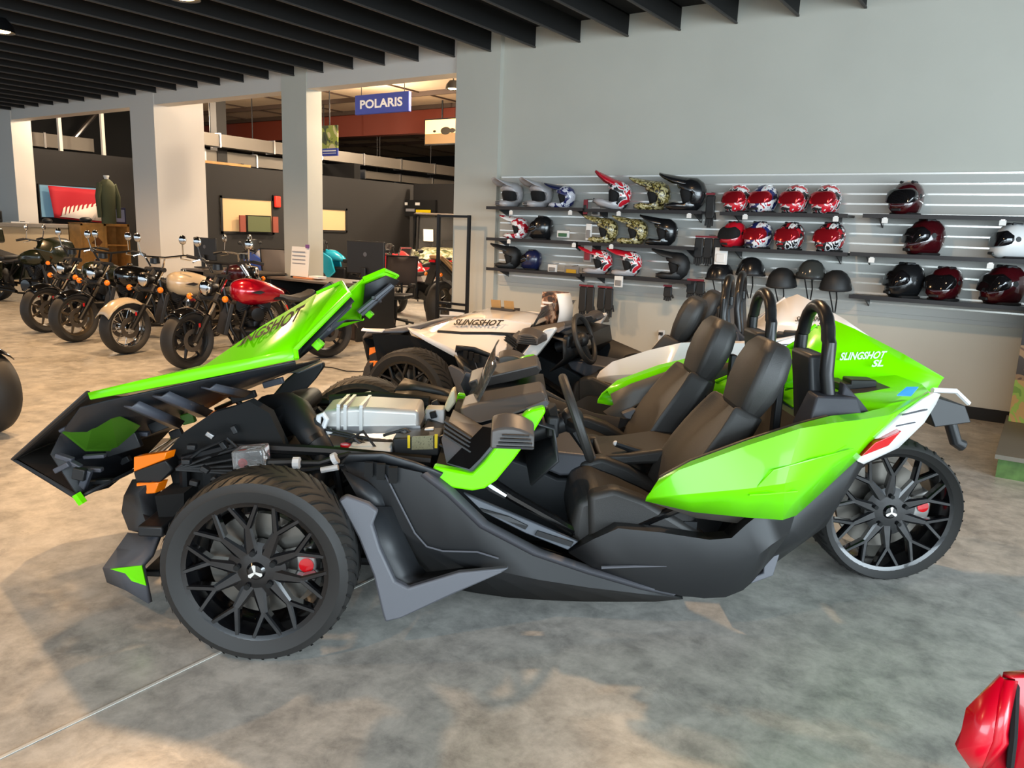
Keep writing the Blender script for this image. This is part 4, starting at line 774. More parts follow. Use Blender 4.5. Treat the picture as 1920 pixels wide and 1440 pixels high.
def hood_closed(T, paint, decal):
    # side band from the nose to the windscreen, then the top skin
    E = [(-0.222,-0.62,0.776), (-0.046,-0.64,0.725), (0.178,-0.64,0.654), (0.418,-0.64,0.579), (0.711,-0.64,0.571)]
    L = [(-0.173,-0.64,0.746), (-0.034,-0.66,0.693), (0.19,-0.66,0.607), (0.429,-0.66,0.537), (0.721,-0.66,0.536)]
    G = [(-0.25, -0.45, 0.73), (-0.05, -0.46, 0.735), (0.15, -0.46, 0.74), (0.40, -0.46, 0.76), (0.66, -0.46, 0.77)]
    R = [(-0.25, -0.26, 0.75), (-0.05, -0.28, 0.80), (0.15, -0.32, 0.84), (0.40, -0.34, 0.86), (0.66, -0.32, 0.845)]
    Cc = [(-0.25, 0, 0.76), (-0.05, 0, 0.84), (0.15, 0, 0.90), (0.40, 0, 0.90), (0.66, 0, 0.86)]
    allr = [L, E, G, R] + [Cc] + [[(x, -y, z) for x, y, z in r] for r in (R, G, E, L)]
    hood = MB().loft(allr).build('hood', paint, T, solid=0.01, smooth=25)
    ns = MB().loft([[(-0.25, y, z) for y, z in ((-0.64, 0.75), (-0.3, 0.755), (0, 0.765), (0.3, 0.755), (0.64, 0.75))], [(-0.58, y, z) for y, z in ((-0.62, 0.715), (-0.3, 0.70), (0, 0.70), (0.3, 0.70), (0.62, 0.715))], [(-0.80, y, 0.62) for y in (-0.35, -0.2, 0, 0.2, 0.35)]])
    ns.build('nose_shell', M_GREYPLASTIC, hood, solid=0.02)
    MB().loft([[(-0.80, -0.35, 0.62), (-0.80, 0.35, 0.62)], [(-0.70, -0.40, 0.40), (-0.70, 0.40, 0.40)]]).build('nose_grille', M_VOID, hood, solid=0.02)
    for s in (-1, 1):
        MB().prism([(-0.62, s*0.62, 0.735), (-0.42, s*0.62, 0.745), (-0.42, s*0.66, 0.73), (-0.62, s*0.64, 0.722)], (0, 0, 0.008)).build('nose_strip', paint, hood, smooth=0)
        MB().loft([[(-0.56, s*0.58, 0.70), (-0.2, s*0.60, 0.72), (0.35, s*0.60, 0.58)], [(-0.50, s*0.55, 0.35), (-0.3, s*0.5, 0.35), (0.35, s*0.5, 0.35)]]).build('wheel_arch_liner', M_VOID, T, smooth=0)
        MB().tube([(x, s*abs(y)*1.0, z+0.012) for x, y, z in G[1:]], 0.012, 6).build('hood_seam', M_DKPLASTIC, hood)
        MB().tube([(x, s*abs(y), z+0.006) for x, y, z in R[1:]], 0.005, 6).build('hood_ridge', paint, hood)
    pa, pb = Vector((0.08, -0.385, 0.808)), Vector((0.42, -0.40, 0.83))
    Mx = frame_m((pa+pb)/2+Vector((0, -0.008, 0.014)), pb-pa, Vector((0, 0.10, 0.1)))
    text_mb('SLINGSHOT', 0.075, Mx, 0.001, 0.3, 1.0, 0.002).build('hood_lettering', M_DECAL, hood, smooth=0)
    return hood

# ================================================================ helmet wall
M_SLAT = mat('slatwall_board', 'b3b2ac', 0.6)
M_ALU = mat('slat_aluminium', 'f2efe8', 0.22, 0.55)
M_SHELF = mat('shelf_black', '211f21', 0.45)
SW = thing('slatwall', 'grey slatwall boarding with bright metal inserts on the right wall', 'wall panel', (0, 8.04, 0)); SW['kind'] = 'structure'
z = 0.885; rows = 0
while z < 2.08:
    MB().span((-5.74, -0.022, z+0.006), (4.5, -0.004, z+0.082)).build('slat_board', M_SLAT, SW, smooth=0)
    MB().prism([(-5.74, -0.010, z+0.074), (-5.74, -0.026, z+0.082), (-5.74, -0.026, z+0.097), (-5.74, -0.006, z+0.101)], (10.24, 0, 0)).build('slat_insert', M_ALU if rows % 1 == 0 else M_SLAT, SW, smooth=0)
    z += 0.0915; rows += 1
MB().span((-5.74, -0.02, 0.85), (4.5, 0.0, 0.89)).build('bottom_rail', M_SLAT, SW, smooth=0)
SHELVES = []
def shelf(a, b, label, dep=0.30):
    """a, b: front corners (x, y, z)"""
    x0, x1 = a[0], b[0]; zz = (a[2]+b[2])/2
    t = thing('display_shelf', label, 'shelf', ((x0+x1)/2, 8.0, zz), 0, 'black helmet shelves'); w2 = (x1-x0)/2
    MB().span((-w2, -dep, -0.022), (w2, 0.0, 0.0)).span((-w2, -dep-0.006, -0.03), (w2, -dep, 0.006)).build('shelf_board', M_SHELF, t, smooth=0)
    for q in (-w2+0.12, w2-0.12):
        MB().prism([(q, -0.0, -0.022), (q, -dep*0.8, -0.022), (q, 0.0, -0.11)], (0.012, 0, 0)).build('bracket', M_SHELF, t, smooth=0)
    SHELVES.append((x0, x1, zz)); return zz
def on_shelf(p):
    for x0, x1, zz in SHELVES:
        if x0-0.1 < p[0] < x1+0.1 and abs(p[2]-zz) < 0.09: return (p[0], p[1], zz+0.002)
    return p
shelf((-5.724,7.7,1.798), (-4.386,7.7,1.793), 'black shelf with silver front-facing helmets, top left of the helmet wall')
shelf((-4.359,7.7,1.793), (-3.001,7.7,1.781), 'black shelf with the big red motocross helmet, top row')
shelf((-5.71,7.7,1.431), (-4.452,7.7,1.422), 'black shelf with goggle boxes, middle row by the pillar')
shelf((-4.425,7.7,1.423), (-3.05,7.7,1.422), 'black shelf with three camouflage and black helmets, middle row')
shelf((-5.697,7.7,1.066), (-4.375,7.7,1.069), 'black shelf with a navy helmet and packages, lowest row by the pillar')
shelf((-4.348,7.7,1.071), (-3.055,7.7,1.079), 'black shelf with two red white helmets, lowest row')
shelf((-2.812,7.7,1.779), (-1.605,7.7,1.781), 'black shelf under four red visored helmets, top row')
shelf((-2.779,7.7,1.423), (-1.566,7.7,1.441), 'black shelf under an open red helmet and three striped ones, middle row')
shelf((-1.477,7.7,1.783), (-0.015,7.7,1.786), 'black shelf carrying a single maroon helmet, top right')
shelf((-1.547,7.7,1.437), (0.034,7.7,1.442), 'black shelf carrying maroon and white helmets, middle right')
shelf((-1.512,7.7,1.048), (0.089,7.7,1.059), 'black shelf carrying one black and two maroon helmets, lower right')

def puff(mb, prof, w, c=(0, 0, 0), n=9, e=2.6, ctr=None, y0=-1.0, y1=1.0):
    """closed side outline (x, z) swelling to half width w"""
    cx = sum(p[0] for p in prof)/len(prof) if ctr is None else ctr[0]; cz = sum(p[1] for p in prof)/len(prof) if ctr is None else ctr[1]
    rows = []
    for i in range(n):
        a = -PI/2+PI*i/(n-1); t = math.sin(a)*0.995; k_ = max(0.02, (1-abs(t)**e)**(1/e))
        rows.append([(c[0]+cx+(x-cx)*k_, c[1]+t*w, c[2]+cz+(z_-cz)*k_) for x, z_ in prof])
    return mb.loft(rows, True, True)
DOME = [(0.07, -0.135), (0.115, -0.09), (0.138, -0.02), (0.135, 0.04), (0.11, 0.095), (0.06, 0.13), (-0.01, 0.138), (-0.075, 0.115), (-0.112, 0.075), (-0.10, 0.045), (-0.03, 0.03), (0.015, -0.02), (0.02, -0.08), (0.0, -0.13)]
CHIN = [(0.06, -0.03), (0.0, -0.062), (-0.08, -0.078), (-0.15, -0.070), (-0.195, -0.088), (-0.20, -0.118), (-0.15, -0.140), (-0.05, -0.145), (0.06, -0.14), (0.09, -0.09)]
FULL = [(0.09, -0.14), (0.13, -0.06), (0.14, 0.02), (0.12, 0.09), (0.065, 0.13), (-0.01, 0.14), (-0.075, 0.115), (-0.115, 0.065), (-0.135, 0.0), (-0.15, -0.06), (-0.15, -0.11), (-0.11, -0.14), (0.0, -0.145)]
VIS = [(-0.02, 0.055), (-0.085, 0.082), (-0.124, 0.06), (-0.148, 0.0), (-0.158, -0.055), (-0.10, -0.058), (-0.03, -0.05), (0.01, 0.0)]
M_HBLK = mat('helmet_black', '17181a', 0.25, coat=0.5); M_HMAT = mat('helmet_matt_black', '1c1d1e', 0.55)
M_MAROON = mat('helmet_maroon', '3c0a10', 0.14, coat=0.8); M_HWHITE = mat('helmet_white', 'dfe0df', 0.25, coat=0.5); M_VISOR = mat('dark_visor', '141315', 0.08, coat=0.6)
M_NAVY = mat('helmet_navy', '1a2146', 0.3, coat=0.4); M_HRED = mat('helmet_red', 'c0182a', 0.22, coat=0.6); M_HSIL = mat('helmet_silver', 'a9a6a8', 0.35, coat=0.3)
M_REDVIS = mat('red_mirror_visor', 'b8202c', 0.1, 0.55, coat=0.6); M_CAMO = pattern_mat('camo_gold', ['15140f', '2a2615', '8d7d3f', 'c3b98b'], 26, 0.4, 0.4)
M_REDWHITE = pattern_mat('red_white_graphic', ['c81a2a', 'd02030', 'ececec', '2a2a2e'], 9, 0.3, 0.5); M_REDBLK = pattern_mat('red_black_graphic', ['1a1a1c', 'b5172a', 'e8e8e8'], 11, 0.3, 0.5)
M_RWNAVY = pattern_mat('red_navy_graphic', ['b5172a', 'e6e6e6', '1f2a63'], 10, 0.3, 0.5); M_RBW = pattern_mat('black_white_graphic', ['1c1c20', 'e6e6e6', '1c1c20', 'b01c28'], 10, 0.3, 0.5); M_WBLUE = pattern_mat('white_navy_graphic', ['d9d9dc', 'c9c9d2', '23285c'], 10, 0.3, 0.5)
M_LINING = mat('helmet_lining', '101011', 0.9)
def helmet_mx(base, rz, m, label, s=1.0, peak=None, chin=None, group='motocross helmets', tilt=0.0):
    t = thing('motocross_helmet', label, 'helmet', on_shelf(base), rz, group)
    t.rotation_euler = (0, tilt, rz+0.42); t.scale = (s*1.08, s*1.02, s*1.06)
    up = lambda q: q.xf(Matrix.Translation((0, 0, 0.142)))
    up(puff(MB(), DOME, 0.122)).build('shell', m, t, smooth=60)
    up(puff(MB(), CHIN, 0.105, e=3.2)).build('chin_bar', chin or m, t, smooth=60)
    up(puff(MB(), [(0.04, 0.07), (-0.07, 0.06), (-0.085, 0.02), (-0.05, -0.09), (0.04, -0.11)], 0.096, e=3.0)).build('eye_port', M_LINING, t, smooth=60)
    pk = MB(); rows = []
    for i in range(7):
        u = -1+2*i/6; rows.append([(0.05, u*0.09, 0.132-0.04*u*u), (-0.06, u*0.098, 0.136-0.06*u*u), (-0.15, u*0.092, 0.150-0.055*u*u), (-0.225, u*0.075, 0.160-0.03*u*u), (-0.262, u*0.045, 0.168-0.012*u*u)])
    up(pk.loft(rows)).build('peak', peak or m, t, solid=0.008, smooth=60)
    v = MB()
    for q in range(3): v.box((-0.19, 0, -0.122+0.016*q), (0.03, 0.06, 0.008))
    up(v).build('mouth_vent', M_HMAT, t, smooth=0)
    return t
def helmet_full(base, rz, m, label, visor=None, s=1.0, group='full face helmets', stripe=None):
    t = thing('full_face_helmet', label, 'helmet', on_shelf(base), rz, group); t.scale = (s, s, s)
    up = lambda q: q.xf(Matrix.Translation((0, 0, 0.146)))
    up(puff(MB(), FULL, 0.125, e=2.4)).build('shell', m, t, smooth=60)
    up(puff(MB(), VIS, 0.127, e=3.4)).build('visor', visor or M_VISOR, t, smooth=60)
    for sg in (-1, 1): MB().lathe([(0, sg*0.126), (0.02, sg*0.126), (0.026, sg*0.112)], (-0.012, 0, 0.155), 'y', 14).build('visor_pivot', M_HMAT, t)
    up(MB().box((-0.148, 0, -0.105), (0.02, 0.08, 0.022))).build('chin_vent', M_HMAT, t, bevel=0.004)
    for sg in (-0.05, 0.05): up(MB().tube([(0.03, sg, 0.125), (-0.04, sg, 0.128)], 0.012, 6)).build('top_vent', stripe or M_HMAT, t)
    up(MB().prism([(-0.08, -0.10, -0.145), (0.08, -0.10, -0.145), (0.08, 0.10, -0.145), (-0.08, 0.10, -0.145)], (0, 0, 0.02))).build('neck_roll', M_LINING, t, bevel=0.01)
    return t
def helmet_half(base, rz, m, label, tilt=0.0):
    t = thing('half_helmet', label, 'helmet', base, rz, 'half helmets'); t.rotation_euler = (tilt, 0, rz); t.scale = (1.08, 1.08, 1.35)
    MB().lathe([(0.0, 0.135), (0.045, 0.130), (0.085, 0.110), (0.115, 0.075), (0.130, 0.03), (0.134, 0.0), (0.124, 0.0), (0.115, 0.04), (0.0, 0.115)], axis='z', n=28).build('shell', m, t, smooth=60)
    MB().lathe([(0.134, -0.004), (0.138, 0.004), (0.134, 0.012)], axis='z', n=28).build('edge_trim', M_HMAT, t)
    for sg in (-1, 1): MB().tube([(-0.02, sg*0.125, 0.0), (0.0, sg*0.10, -0.08), (0.01, sg*0.03, -0.17)], 0.006, 6).build('chin_strap', M_LINING, t)
    MB().tube([(0, 0.12, 0.03), (0, 0.2, 0.02)], 0.006, 6).build('peg', M_STEEL, t)
    return t
HZ = lambda p: (p[0], p[1], p[2])
# --- top row
helmet_mx((-5.483,7.86,1.815), 0.95, M_HSIL, 'silver helmet facing the room, first by the pillar on the top shelf')
helmet_mx((-5.069,7.86,1.821), 0.85, M_HSIL, 'silver helmet facing the room, between another silver one and a white navy one')
helmet_mx((-4.725,7.86,1.813), 0.0, M_WBLUE, 'white and navy helmet with dark peak, third on the top shelf', 0.85, M_NAVY)
helmet_mx((-4.093,7.84,1.797), 0.15, M_REDWHITE, 'large red and silver helmet with its peak raised, alone on the top row', 1.08, M_HRED, M_HSIL, tilt=0.25)
helmet_mx((-3.6,7.88,1.801), 0.0, M_CAMO, 'gold camouflage helmet beside a plain black one on the top shelf', 1.05)
helmet_mx((-3.194,7.82,1.794), 0.0, M_HBLK, 'plain black helmet with peak, right end of the top motocross shelf', 1.15)
# --- middle row
helmet_mx((-5.348,7.86,1.434), 0.0, M_REDBLK, 'red and black helmet with white chin, first on the middle shelf', 0.85)
helmet_full((-5.011,7.86,1.427), 0.2, M_HBLK, 'black full face helmet behind the red and black one, middle shelf', None, 0.98)
helmet_mx((-4.154,7.84,1.423), 0.0, M_CAMO, 'gold camouflage helmet, first of the pair on the middle shelf', 0.92)
helmet_mx((-3.793,7.84,1.426), 0.0, M_CAMO, 'gold camouflage helmet standing between its twin and a plain black helmet', 0.92)
helmet_mx((-3.453,7.84,1.422), 0.0, M_HBLK, 'plain black helmet with peak, right end of the middle shelf', 0.96)
# --- lower row
helmet_mx((-5.449,7.86,1.064), 0.1, M_HMAT, 'dark helmet with grey lining, first on the lowest shelf', 0.9)
helmet_full((-5.136,7.86,1.056), 0.2, M_NAVY, 'navy and black helmet beside the dark one on the lowest shelf', None, 0.85)
helmet_mx((-4.198,7.84,1.058), 0.0, M_REDWHITE, 'red and white helmet, first of the pair on the lowest shelf', 0.92, M_HRED, M_HSIL)
helmet_mx((-3.837,7.84,1.063), 0.0, M_REDWHITE, 'red and white helmet standing between its twin and a bare stretch of shelf', 0.92, M_HRED, M_HSIL)
helmet_mx((-3.29,7.84,1.064), 0.0, M_HMAT, 'matt black helmet with peak, right end of the lowest shelf', 0.96)
# --- red visored helmets
for px, py, m, lab in [(1380, 399, M_REDWHITE, 'red helmet with red mirror visor, first of four on its shelf'), (1431, 399, M_RWNAVY, 'red and navy helmet with red mirror visor, top shelf'),
                       (1487, 400, M_REDWHITE, 'red and white helmet with red mirror visor, third of four'), (1546, 401, M_REDWHITE, 'red helmet with red mirror visor, last of four on its shelf')]:
    p = {1380: (-2.685,7.84,1.782), 1431: (-2.423,7.84,1.786), 1487: (-2.124,7.84,1.787), 1546: (-1.833,7.84,1.787)}[px]
    helmet_full(p, 1.25, m, lab, M_REDVIS, 0.96, stripe=M_HWHITE)
t = helmet_full((-2.695,7.84,1.421), 1.2, M_HRED, 'red helmet with open face port, first on its shelf', M_LINING, 0.93)
helmet_full((-2.44,7.84,1.427), 1.25, M_RWNAVY, 'red white and blue helmet with red visor, beside the open red one', M_REDVIS, 0.95)
helmet_full((-2.133,7.84,1.435), 1.25, M_RBW, 'black and white helmet with red visor, third on its shelf', M_REDVIS, 0.95)
helmet_full((-1.761,7.84,1.442), 1.25, M_RBW, 'black and white helmet with red visor, standing apart at the shelf end', M_REDVIS, 0.98)
# --- plain helmets on the right
helmet_full((-1.153,7.84,1.795), 1.2, M_MAROON, 'maroon full face helmet alone on the top right shelf', None, 1.05)
helmet_full((-0.962,7.84,1.435), 0.7, M_MAROON, 'glossy maroon helmet with a white reflection, middle right shelf', None, 1.12)
helmet_full((-0.306,7.84,1.431), 0.45, M_HWHITE, 'white helmet with dark visor at the right end of the middle shelf', None, 1.05)
helmet_full((-1.075,7.84,1.056), 0.7, M_HBLK, 'black full face helmet on the lower right shelf', None, 1.12)
helmet_full((-0.758,7.84,1.062), 1.15, M_MAROON, 'maroon helmet between a black and another maroon one, lower right shelf', None, 1.05)
helmet_full((-0.313,7.84,1.061), 0.7, M_MAROON, 'maroon helmet at the right end of the lower shelf', None, 1.18)
# --- half helmets on pegs
helmet_half((-2.813,7.86,1.106), 0, M_HBLK, 'glossy black half helmet hanging beside the roll hoop, lower of two')
helmet_half((-2.497,7.86,1.17), 0, M_HBLK, 'glossy black half helmet hanging higher, above the white body panel')
helmet_half((-2.18,7.86,1.084), 0, M_HMAT, 'matt black half helmet hanging tilted, first of three', 0.12)
helmet_half((-1.909,7.86,1.175), 0, mat('helmet_gunmetal', '3a3c3a', 0.15, coat=0.7), 'shiny gunmetal half helmet hanging between two matt black ones')
helmet_half((-1.673,7.86,1.089), 0, M_HMAT, 'matt black half helmet hanging at the right end of the row', 0.1)

# --- small goods between the helmets
def hang_card(p, w, h, m1, m2, label, cat, name, group=None, tilt=0.0):
    t = thing(name, label, cat, p, 0, group); t.rotation_euler = (0, tilt, 0)
    MB().box((0, 0, 0), (w, 0.02, h)).build('pack', m1, t, bevel=0.004)
    MB().box((0, -0.014, -h*0.12), (w*0.7, 0.016, h*0.5)).build('content', m2, t, bevel=0.006)
    MB().tube([(0, 0.0, h/2), (0, 0.14, h/2+0.01)], 0.004, 5).build('peg', M_STEEL, t)
    return t
M_GOLD = mat('yellow_card', 'c99a1c', 0.5); M_REDCARD = mat('red_card', '7c1e2a', 0.5); M_GREYCARD = mat('grey_card', '86827f', 0.6); M_GREENCARD = mat('green_card', '3d6a48', 0.5)
hang_card((-4.685,7.8,1.505), 0.16, 0.08, M_PAPER, M_GREENCARD, 'white and green goggle box on the middle shelf', 'box', 'goggle_box')
hang_card((-4.808,7.8,1.108), 0.12, 0.09, M_PAPER, M_GREYCARD, 'small white package on the lowest shelf beside the navy helmet', 'package', 'accessory_package')
hang_card((-4.547,7.8,1.099), 0.19, 0.09, M_GREYCARD, M_GOLD, 'grey package with a yellow label on the lowest shelf', 'package', 'accessory_package')
hang_card((-4.376,7.74,1.812), 0.05, 0.16, M_REDCARD, M_HMAT, 'red hang pack at the end of the top shelf', 'package', 'hanging_package')
hang_card((-4.244,7.74,1.768), 0.10, 0.10, M_GREYCARD, M_HMAT, 'grey hang pack under the large red helmet', 'package', 'hanging_package')
hang_card((-4.317,7.74,1.539), 0.07, 0.18, M_PAPER, M_GREYCARD, 'white hang pack in front of the camouflage helmets', 'package', 'hanging_package')
hang_card((-4.316,7.74,1.304), 0.10, 0.20, M_GREYCARD, M_REDCARD, 'grey and red hang pack above the red white helmets', 'package', 'hanging_package')
hang_card((-3.868,7.66,1.02), 0.10, 0.12, M_PAPER, M_GREYCARD, 'white tag with small print hanging below the red white helmets', 'tag', 'hang_tag')
hang_card((-2.775,7.74,1.348), 0.13, 0.17, M_PAPER, M_PAPER, 'white printed card beside the black gloves', 'tag', 'hang_tag')
def glove_pair(p, label, n=2, h=0.30, m=None):
    t = thing('hanging_gloves', label, 'gloves', p, 0, 'hanging gloves')
    for i in range(n):
        x = (i-(n-1)/2)*0.10; q = MB()
        q.prism([(x-0.045, 0, h/2), (x+0.045, 0, h/2), (x+0.05, 0, -h*0.1), (x+0.035, 0, -h*0.2), (x-0.035, 0, -h*0.2), (x-0.05, 0, -h*0.1)], (0, 0.03, 0))
        g = q.build('glove', m or M_HMAT, t, bevel=0.012)
        for f in range(4): MB().tube([(x-0.033+0.022*f, 0.015, -h*0.18), (x-0.036+0.024*f, 0.012, -h*(0.40+0.05*(f in (1, 2))))], 0.011, 6).build('finger', m or M_HMAT, g)
        MB().tube([(x+0.048, 0.015, -h*0.02), (x+0.066, 0.01, -h*0.22)], 0.012, 6).build('thumb', m or M_HMAT, g)
    MB().box((0, -0.004, h/2+0.012), (0.09*n, 0.02, 0.02)).build('hang_card', M_REDCARD, t)
    MB().tube([(0, 0.0, h/2+0.03), (0, 0.2, h/2+0.03)], 0.004, 5).build('peg', M_STEEL, t)
    return t
glove_pair((-2.947,7.8,1.372), 'black gloves with red marks hanging between the helmet bays', 3, 0.30)
glove_pair((-2.96,7.8,1.781), 'single black brush-like glove hanging between the upper shelves', 1, 0.34)
glove_pair((-4.34,7.8,0.716), 'black gloves with long cuffs hanging under the lowest shelf, first pair', 2, 0.42)
glove_pair((-4.101,7.8,0.748), 'black gloves hanging under the lowest shelf, second pair', 2, 0.36)
glove_pair((-3.352,7.8,0.914), 'small black gloves hanging under the matt black helmet', 1, 0.16)
glove_pair((-3.045,7.8,0.976), 'grey black bundle of gloves hanging above the far seat', 2, 0.20)
def tagcard(p, label):
    t = thing('price_tag', label, 'price tag', p, 0, 'white price tags')
    MB().box((0, 0, 0), (0.05, 0.003, 0.042)).build('card', M_PAPER, t, smooth=0); MB().box((0, 0.004, 0.022), (0.03, 0.006, 0.014)).build('clip', M_ALU, t, smooth=0)
for p, lab in [((-5.353,7.69,1.729), 'white price tag under the first silver helmet'), ((-4.542,7.69,1.743), 'white price tag under the white navy helmet'), ((-3.934,7.69,1.743), 'white price tag under the large red helmet'), ((-3.131,7.69,1.736), 'white price tag under the top black helmet'),
               ((-5.369,7.69,1.393), 'white price tag under the red and black helmet'), ((-4.472,7.69,1.386), 'white price tag beside the goggle box'), ((-4,7.69,1.388), 'white price tag under the first camouflage helmet on the middle shelf'), ((-2.55,7.69,1.737), 'white price tag under the first red visored helmet'),
               ((-1.704,7.69,1.735), 'white price tag under the last red visored helmet'), ((-1.287,7.69,1.731), 'white price tag near the single maroon helmet'), ((-0.39,7.69,1.734), 'white price tag at the right end of the top shelf'), ((-1.356,7.69,1.379), 'white price tag left of the glossy maroon helmet'), ((-0.43,7.69,1.378), 'white price tag under the white helmet')]:
    tagcard(p, lab)

# ================================================================ motorcycles
M_TAILRED = mat('tail_red', 'c8141c', 0.25, coat=0.4, emit=0.1)
M_CREAM = mat('cream_paint', 'b9a78a', 0.25, coat=0.7); M_MRED = mat('metallic_red', 'b00a20', 0.2, 0.35, coat=0.8); M_OLIVE = mat('olive_paint', '1f2414', 0.25, coat=0.6)
M_WINE = mat('wine_paint', '3d0d14', 0.25, coat=0.6); M_BRONZE = mat('warm_alloy', '6e6455', 0.4, 0.7)
def bike_wheel(parent, name, c, R, w, rim_m, spokes, wire=False):
    h = w/2
    prof = [(R-0.085, -h*0.55), (R-0.06, -h*0.92), (R-0.03, -h), (R-0.012, -h*0.72), (R, -h*0.25), (R, h*0.25), (R-0.012, h*0.72), (R-0.03, h), (R-0.06, h*0.92), (R-0.085, h*0.55)]
    ty = MB().lathe(prof, c, 'y', 40).build(name, M_RUBBER, parent, smooth=50)
    rm = MB().lathe([(R-0.088, -h*0.6), (R-0.07, -h*0.62), (R-0.095, -h*0.3), (R-0.095, h*0.3), (R-0.07, h*0.62), (R-0.088, h*0.6), (R-0.105, h*0.3), (R-0.105, -h*0.3), (R-0.088, -h*0.6)], c, 'y', 40)
    n = 18 if wire else spokes
    for k in range(n):
        a = 2*PI*k/n
        p = Vector((c[0]+0.03*math.cos(a), c[1]+(0.03 if k % 2 else -0.03)*(1 if wire else 0), c[2]+0.03*math.sin(a))); a2 = a+(0.25 if k % 2 else -0.25)*(1 if wire else 0)
        q = Vector((c[0]+(R-0.1)*math.cos(a2), c[1], c[2]+(R-0.1)*math.sin(a2)))
        rm.tube([p, q], 0.004 if wire else [0.022, 0.013], 5 if wire else 6, False)
    rm.lathe([(0, -h*0.7), (0.045, -h*0.7), (0.05, 0), (0.045, h*0.7), (0, h*0.7)], c, 'y', 16)
    rm.build('rim', rim_m, ty, smooth=40)
    for sg in (-1, 1): MB().lathe([(0.07, sg*h*0.85), (0.118, sg*h*0.85), (0.118, sg*h*0.92), (0.07, sg*h*0.92)], c, 'y', 24).build('brake_disc', mat('disc_dark', '6a6560', 0.4, 0.8), ty)
    return ty
def cruiser(label, loc, rz, tank, fender, rim_m, wire=False, group='cruiser motorcycles in a row', chrome_bars=False, bagger=False, long_fender=False, steer=0.45):
    T = thing('cruiser_motorcycle', label, 'motorcycle', loc, rz, group)
    bike_wheel(T, 'front_tyre', (0, 0, 0.30), 0.30, 0.17, rim_m, 7, wire)
    bike_wheel(T, 'rear_tyre', (1.57, 0, 0.31), 0.31, 0.185, rim_m, 7, wire)
    top = Vector((0.44, 0, 0.93)); bot = Vector((0, 0, 0.30)); d = (top-bot)
    for sg in (-1, 1):
        o = Vector((0, sg*0.115, 0))
        MB().tube([bot+o-d*0.02, bot+o+d*0.38], 0.032, 10).build('fork_slider', M_BLKMETAL, T)
        MB().tube([bot+o+d*0.40, bot+o+d*0.58], 0.027, 10).build('fork_tube', M_CHROME, T)
        MB().tube([bot+o+d*0.62, bot+o+d*0.72], 0.033, 10).build('fork_clamp', M_DKPLASTIC, T)
        MB().tube([bot+o+d*0.74, bot+o+d*0.97], 0.025, 10).build('fork_tube', M_CHROME, T)
        MB().ball(bot+Vector((-0.01, sg*0.25, 0.0))+d*0.66, (0.035, 0.03, 0.035), 10, 8).build('turn_signal', M_ORANGE, T)
        MB().tube([bot+Vector((0, sg*0.13, 0))+d*0.66, bot+Vector((-0.01, sg*0.22, 0))+d*0.66], 0.01, 6).build('signal_stalk', M_BLKMETAL, T)
        MB().box(bot+Vector((0.06, sg*0.10, 0.10)), (0.07, 0.05, 0.11), Matrix.Rotation(0.5, 3, 'Y')).build('caliper', M_BLKMETAL, T, bevel=0.01)
        MB().box(bot+Vector((0.03, sg*0.145, 0.16)), (0.02, 0.006, 0.04)).build('reflector', M_RED, T)
    MB().tube([top+Vector((0, -0.15, 0)), top+Vector((0, 0.15, 0))], 0.028, 8).tube([bot+d*0.66+Vector((0, -0.13, 0)), bot+d*0.66+Vector((0, 0.13, 0))], 0.03, 8).tube([top, bot+d*0.66], 0.03, 8).build('fork_bridge', M_DKPLASTIC, T)
    hl = bot+d*0.82+Vector((-0.10, 0, 0.0))
    MB().lathe([(0, 0.14), (0.05, 0.13), (0.08, 0.06), (0.088, 0.0), (0.08, -0.01)], tuple(hl), 'x', 20).build('headlamp', M_BLKMETAL, T)
    MB().ball(hl+Vector((0.0, 0, 0)), (0.03, 0.078, 0.078), 16, 10).build('headlamp_lens', M_CHROME, T)
    hb = MB().tube([top+Vector((0.02, -0.10, 0.03)), top+Vector((0.0, -0.16, 0.14)), top+Vector((0.10, -0.36, 0.17)), top+Vector((0.20, -0.42, 0.15))], 0.0135, 8).tube([top+Vector((0.0, -0.16, 0.14)), top+Vector((0.0, 0.16, 0.14))], 0.0135, 8) \
        .tube([top+Vector((0.02, 0.10, 0.03)), top+Vector((0.0, 0.16, 0.14)), top+Vector((0.10, 0.36, 0.17)), top+Vector((0.20, 0.42, 0.15))], 0.0135, 8)
    hb.build('handlebar', M_CHROME if chrome_bars else M_BLKMETAL, T)
    for sg in (-1, 1):
        MB().tube([top+Vector((0.12, sg*0.37, 0.17)), top+Vector((0.22, sg*0.425, 0.145))], 0.019, 8).build('grip', M_DKPLASTIC, T)
        MB().tube([top+Vector((0.08, sg*0.33, 0.16)), top+Vector((0.03, sg*0.38, 0.14)), top+Vector((0.10, sg*0.46, 0.12))], 0.008, 6).build('lever', M_CHROME, T)
        MB().tube([top+Vector((0.10, sg*0.34, 0.17)), top+Vector((0.08, sg*0.36, 0.30))], 0.008, 6).build('mirror_stalk', M_CHROME, T)
        MB().ball(top+Vector((0.08, sg*0.365, 0.35)), (0.025, 0.055, 0.055), 14, 10).build('mirror', M_CHROME, T)
    MB().lathe([(0, 0.03), (0.05, 0.028), (0.055, -0.03), (0, -0.04)], tuple(top+Vector((0.0, 0, 0.10))), 'z', 16).build('gauge', M_BLKMETAL, T)
    # front fender
    a0, a1 = (0.30, 2.6) if long_fender else (0.75, 2.15)
    rows = []
    for i in range(9):
        a = a0+(a1-a0)*i/8; rows.append([(0.335*math.cos(a), y, 0.30+0.335*math.sin(a)-abs(y)**2*5) for y in (-0.105, -0.08, -0.03, 0.03, 0.08, 0.105)])
    MB().loft(rows).build('front_fender', fender, T, solid=0.008, smooth=50)
